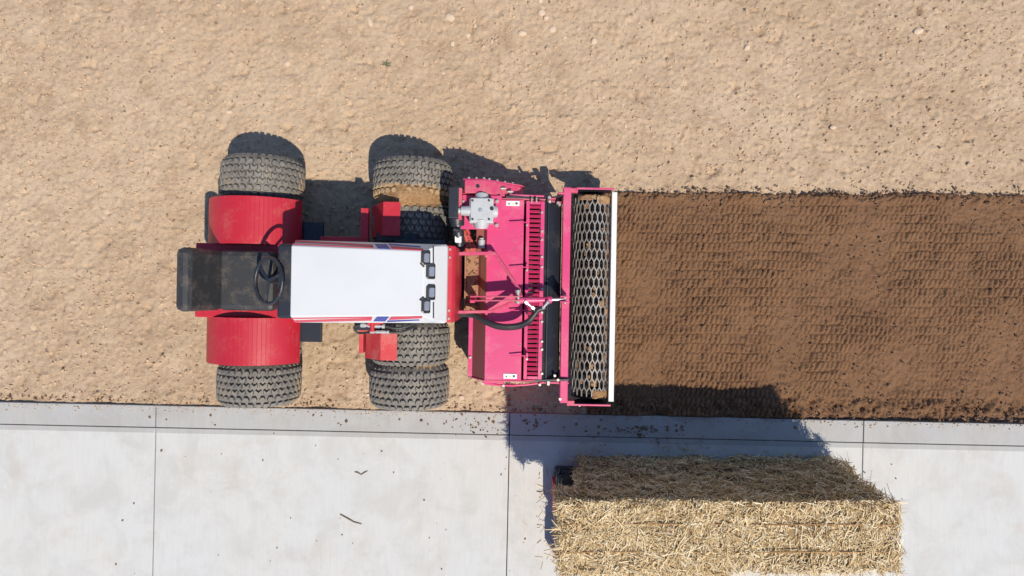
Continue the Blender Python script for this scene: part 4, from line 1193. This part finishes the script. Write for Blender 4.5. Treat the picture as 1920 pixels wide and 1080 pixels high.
# ================================================================= straw bales and tool cases
def bale(name, x0, x1, y0, y1, z0, z1, nst, seed, label, vis=(1, 1, 1, 1, 1)):
    """picture-ground pixels -> bale; vis: weights of top, near(-y far), faces"""
    ax, ay = wp(x0, y1); bx_, by_ = wp(x1, y0)
    cx, cy = (ax + bx_) / 2, (ay + by_) / 2; hx, hy, hz = (bx_ - ax) / 2, (by_ - ay) / 2, (z1 - z0) / 2
    root = empty(name, (cx, cy, z0)); tag(root, label, 'straw bale', 'straw bales stacked on the pavement')
    rg = np.random.default_rng(seed)
    # core
    import bmesh
    bm = bmesh.new(); bmesh.ops.create_cube(bm, size=2); bmesh.ops.subdivide_edges(bm, edges=bm.edges[:], cuts=7, use_grid_fill=True)
    for w in bm.verts:
        p = w.co; n = sum(1 for q in p if abs(q) > 0.99)
        k = 0.965 if n == 1 else (0.94 if n == 2 else 0.90)
        w.co = Vector((p.x * (hx - 0.02) * k + rg.uniform(-.012, .012), p.y * (hy - 0.016) * k + rg.uniform(-.012, .012), p.z * (hz - 0.010) * k + rg.uniform(-.008, .008) + hz))
    me = bpy.data.meshes.new('core'); bm.to_mesh(me); bm.free(); me.materials.append(M['straw_core'])
    o = bpy.data.objects.new('core', me); COL.objects.link(o); o.parent = root
    # strands on five faces
    areas = np.array([4 * hx * hy * 1.3, 4 * hx * hz, 4 * hx * hz, 4 * hy * hz, 4 * hy * hz]) * np.array(vis)
    face = rg.choice(5, nst, p=areas / areas.sum())
    Vs = np.zeros((nst, 6, 3), np.float32)
    AB = rg.uniform(-1, 1, (nst, 2))
    CL = fbm(AB[:, 0] * hx + seed, AB[:, 1] * hy, seed, 9.0, 2)
    for i in range(nst):
        f = face[i]; a, b = AB[i]
        if f == 0: p = np.array([a * hx, b * hy, 2 * hz - 0.010]); nn = np.array([0, 0, 1.0])
        elif f == 1: p = np.array([a * hx, hy - 0.012, (b + 1) * hz]); nn = np.array([0, 1.0, 0])
        elif f == 2: p = np.array([a * hx, -hy + 0.012, (b + 1) * hz]); nn = np.array([0, -1.0, 0])
        elif f == 3: p = np.array([-hx + 0.014, a * hy, (b + 1) * hz]); nn = np.array([-1.0, 0, 0])
        else: p = np.array([hx - 0.014, a * hy, (b + 1) * hz]); nn = np.array([1.0, 0, 0])
        d = rg.normal(size=3); d -= nn * d.dot(nn); d /= np.linalg.norm(d) + 1e-6
        if f == 0 and rg.random() < 0.55: d = np.array([d[0] * 0.55, d[1], 0]); d /= np.linalg.norm(d)
        lift = rg.uniform(-0.15, 0.22) if rg.random() < 0.94 else rg.uniform(0.2, 0.6 if f == 0 else 0.3)
        d = d + nn * lift; d /= np.linalg.norm(d)
        L = rg.uniform(0.025, 0.075) if rg.random() < 0.96 else rg.uniform(0.08, 0.15)
        sd = np.cross(d, nn); sd /= np.linalg.norm(sd) + 1e-6
        sd = sd * math.cos(0.5) + nn * math.sin(rg.uniform(-0.6, 0.6)); w = rg.uniform(0.0014, 0.0042)
        p = p + nn * (rg.uniform(-0.012, 0.014) + 0.045 * float(CL[i]))
        m_ = p + d * L * 0.5 + rg.normal(size=3) * 0.004; e = p + d * L + nn * rg.uniform(-0.02, 0.012)
        s_ = p - d * L * 0.2
        if f == 0: e[1] = min(e[1], hy + rg.uniform(-0.01, 0.018)); m_[1] = min(m_[1], hy + 0.006)
        if f != 0 and z0 > 0.5 and e[2] > 2 * hz + 0.012: e[2] = 2 * hz + rg.uniform(-0.01, 0.012); m_[2] = min(m_[2], 2 * hz + 0.008)
        for k, (q, ww) in enumerate(((s_, w), (m_, w), (e, w * 0.6))):
            q[2] = max(q[2], 0.004)
            Vs[i, 2 * k] = q + sd * ww; Vs[i, 2 * k + 1] = q - sd * ww
    b = (np.arange(nst) * 6)[:, None]
    F = np.concatenate([b + np.array([0, 1, 3, 2]), b + np.array([2, 3, 5, 4])], 0)
    o = tri_soup('straw_strands', Vs.reshape(-1, 3), F, M['straw'], root)
    tag(o, kind='stuff')
    # twine round the bale, lengthwise
    for yy in (-hy * 0.42, hy * 0.36):
        mb = MB(); mb.tube([(-hx + .01, yy, hz), (-hx + .03, yy, 2 * hz + 0.004), (0, yy + .006, 2 * hz + 0.012), (hx - .03, yy, 2 * hz + 0.004), (hx - .01, yy, hz)], 0.0042, 5)
        mb.build('twine', M['twine'], root)
    return root
T = 0.362
PZ = 0.028
bale('straw_bale', 1084, 1316, 852, 952, PZ, PZ + T, 9000, 21, 'lowest straw bale of the left stack, beside the tool case', (0.1, 1.5, 0.2, 1, 0.1))
bale('straw_bale', 1068, 1300, 854, 954, PZ + T, PZ + 2 * T, 9000, 22, 'middle straw bale of the left stack, under the sunlit top bale', (0.2, 1.5, 0.2, 1, 0.1))
bale('straw_bale', 1030, 1276, 853, 957, PZ + 2 * T, PZ + 3 * T, 30000, 23, 'sunlit golden top straw bale of the left stack nearest the tool case', (2, 1, 0.5, 1, 0.2))
bale('straw_bale', 1320, 1556, 853, 953, PZ, PZ + T, 4000, 24, 'lowest straw bale of the right stack', (0.1, 1.5, 0.2, 0.2, 1))
bale('straw_bale', 1304, 1540, 855, 955, PZ + T, PZ + 2 * T, 4000, 25, 'middle straw bale of the right stack', (0.1, 1.5, 0.2, 0.2, 1))
bale('straw_bale', 1281, 1528, 854, 957, PZ + 2 * T, PZ + 3 * T, 12000, 26, 'sunlit top straw bale of the right stack', (2, 1, 0.5, 0.2, 1))
bale('straw_bale', 1088, 1320, 958, 1062, PZ, PZ + T, 1800, 27, 'lower straw bale of the row at the bottom edge', (0.3, 0.2, 1, 1, 0.2))
bale('straw_bale', 1078, 1312, 960, 1064, PZ + T, PZ + 2 * T, 6000, 28, 'upper straw bale of the row at the bottom edge', (2, 0.2, 1, 1, 0.2))

# loose straw on the slab round the stack
rl = np.random.default_rng(91); V = []; F = []
for k in range(90):
    if k < 45: x, y = wp(1040 - abs(rl.normal()) * 22, rl.uniform(870, 1070))
    else: x, y = wp(rl.uniform(1050, 1540), 848 - abs(rl.normal()) * 14)
    t = rl.uniform(0, PI); L = rl.uniform(0.02, 0.07); w = rl.uniform(0.0012, 0.0024); c, sn = math.cos(t), math.sin(t)
    z = 0.0320
    q = [(x - c * L / 2 - sn * w, y - sn * L / 2 + c * w), (x - c * L / 2 + sn * w, y - sn * L / 2 - c * w), (x + c * L / 2 + sn * w, y + sn * L / 2 - c * w), (x + c * L / 2 - sn * w, y + sn * L / 2 + c * w)]
    b = len(V)
    V += [(p[0], p[1], z + 0.002) for p in q] + [(p[0], p[1], z) for p in q]
    F += [(b, b + 1, b + 2, b + 3), (b + 7, b + 6, b + 5, b + 4), (b, b + 4, b + 5, b + 1), (b + 1, b + 5, b + 6, b + 2), (b + 2, b + 6, b + 7, b + 3), (b + 3, b + 7, b + 4, b)]
tag(tri_soup('straw_litter', V, F, M['straw']), 'loose straw bits scattered on the concrete round the bale stack', 'straw litter', kind='stuff')

def tool_case(px0, px1, py0, py1, h, label):
    ax, ay = wp(px0, py1); bx_, by_ = wp(px1, py0)
    cx, cy = (ax + bx_) / 2, (ay + by_) / 2; w, d = bx_ - ax, by_ - ay
    r = empty('tool_case', (cx, cy, PZ)); tag(r, label, 'tool case')
    mb = MB(); mb.box((0, 0, h * 0.40), (w, d, h * 0.80)); mb.build('body', M['case_black'], r, bevel=0.012)
    for sx in (-1, 1):
        mb = MB(); mb.box((sx * (w / 2 + 0.008), -d * 0.10, h * 0.42), (0.040, d * 0.74, h * 0.72)); mb.build('side_panel', M['case_red'], r, bevel=0.004)
    mb = MB(); mb.prism([(-w / 2 - .006, h * 0.80), (w / 2 + .006, h * 0.80), (w / 2 + .006, h * 0.92), (w / 2 - .03, h), (-w / 2 + .03, h), (-w / 2 - .006, h * 0.92)], 'y', -d / 2 - .006, d / 2 + .006)
    lid = mb.build('lid', M['case_black'], r, bevel=0.006)
    mb = MB()
    mb.bar((-w * 0.40, d / 2, h * 0.86), (-w * 0.30, d / 2 + 0.055, h * 0.86), 0.020, 0.022); mb.bar((w * 0.40, d / 2, h * 0.86), (w * 0.30, d / 2 + 0.055, h * 0.86), 0.020, 0.022)
    mb.bar((-w * 0.34, d / 2 + 0.05, h * 0.86), (w * 0.34, d / 2 + 0.05, h * 0.86), 0.020, 0.022)
    mb.build('handle', M['case_black'], r, bevel=0.004)
    for sx in (-1, 1):
        mb = MB(); mb.box((sx * (w / 2 + 0.003), d * 0.34, h * 0.45), (0.012, 0.035, h * 0.7)); mb.build('corner_guard', M['case_black'], r, bevel=0.003)
    for sx in (-0.22, 0.22):
        mb = MB(); mb.box((sx * w, d / 2 + 0.004, h * 0.70), (0.035, 0.012, 0.06)); mb.build('latch', M['case_black'], r, bevel=0.003)
tool_case(1040, 1076, 871, 952, 0.29, 'red tool case with black lid and handle against the straw stack')
tool_case(1046, 1076, 985, 1040, 0.34, 'dark tool case peeking out below the straw at the bottom edge')
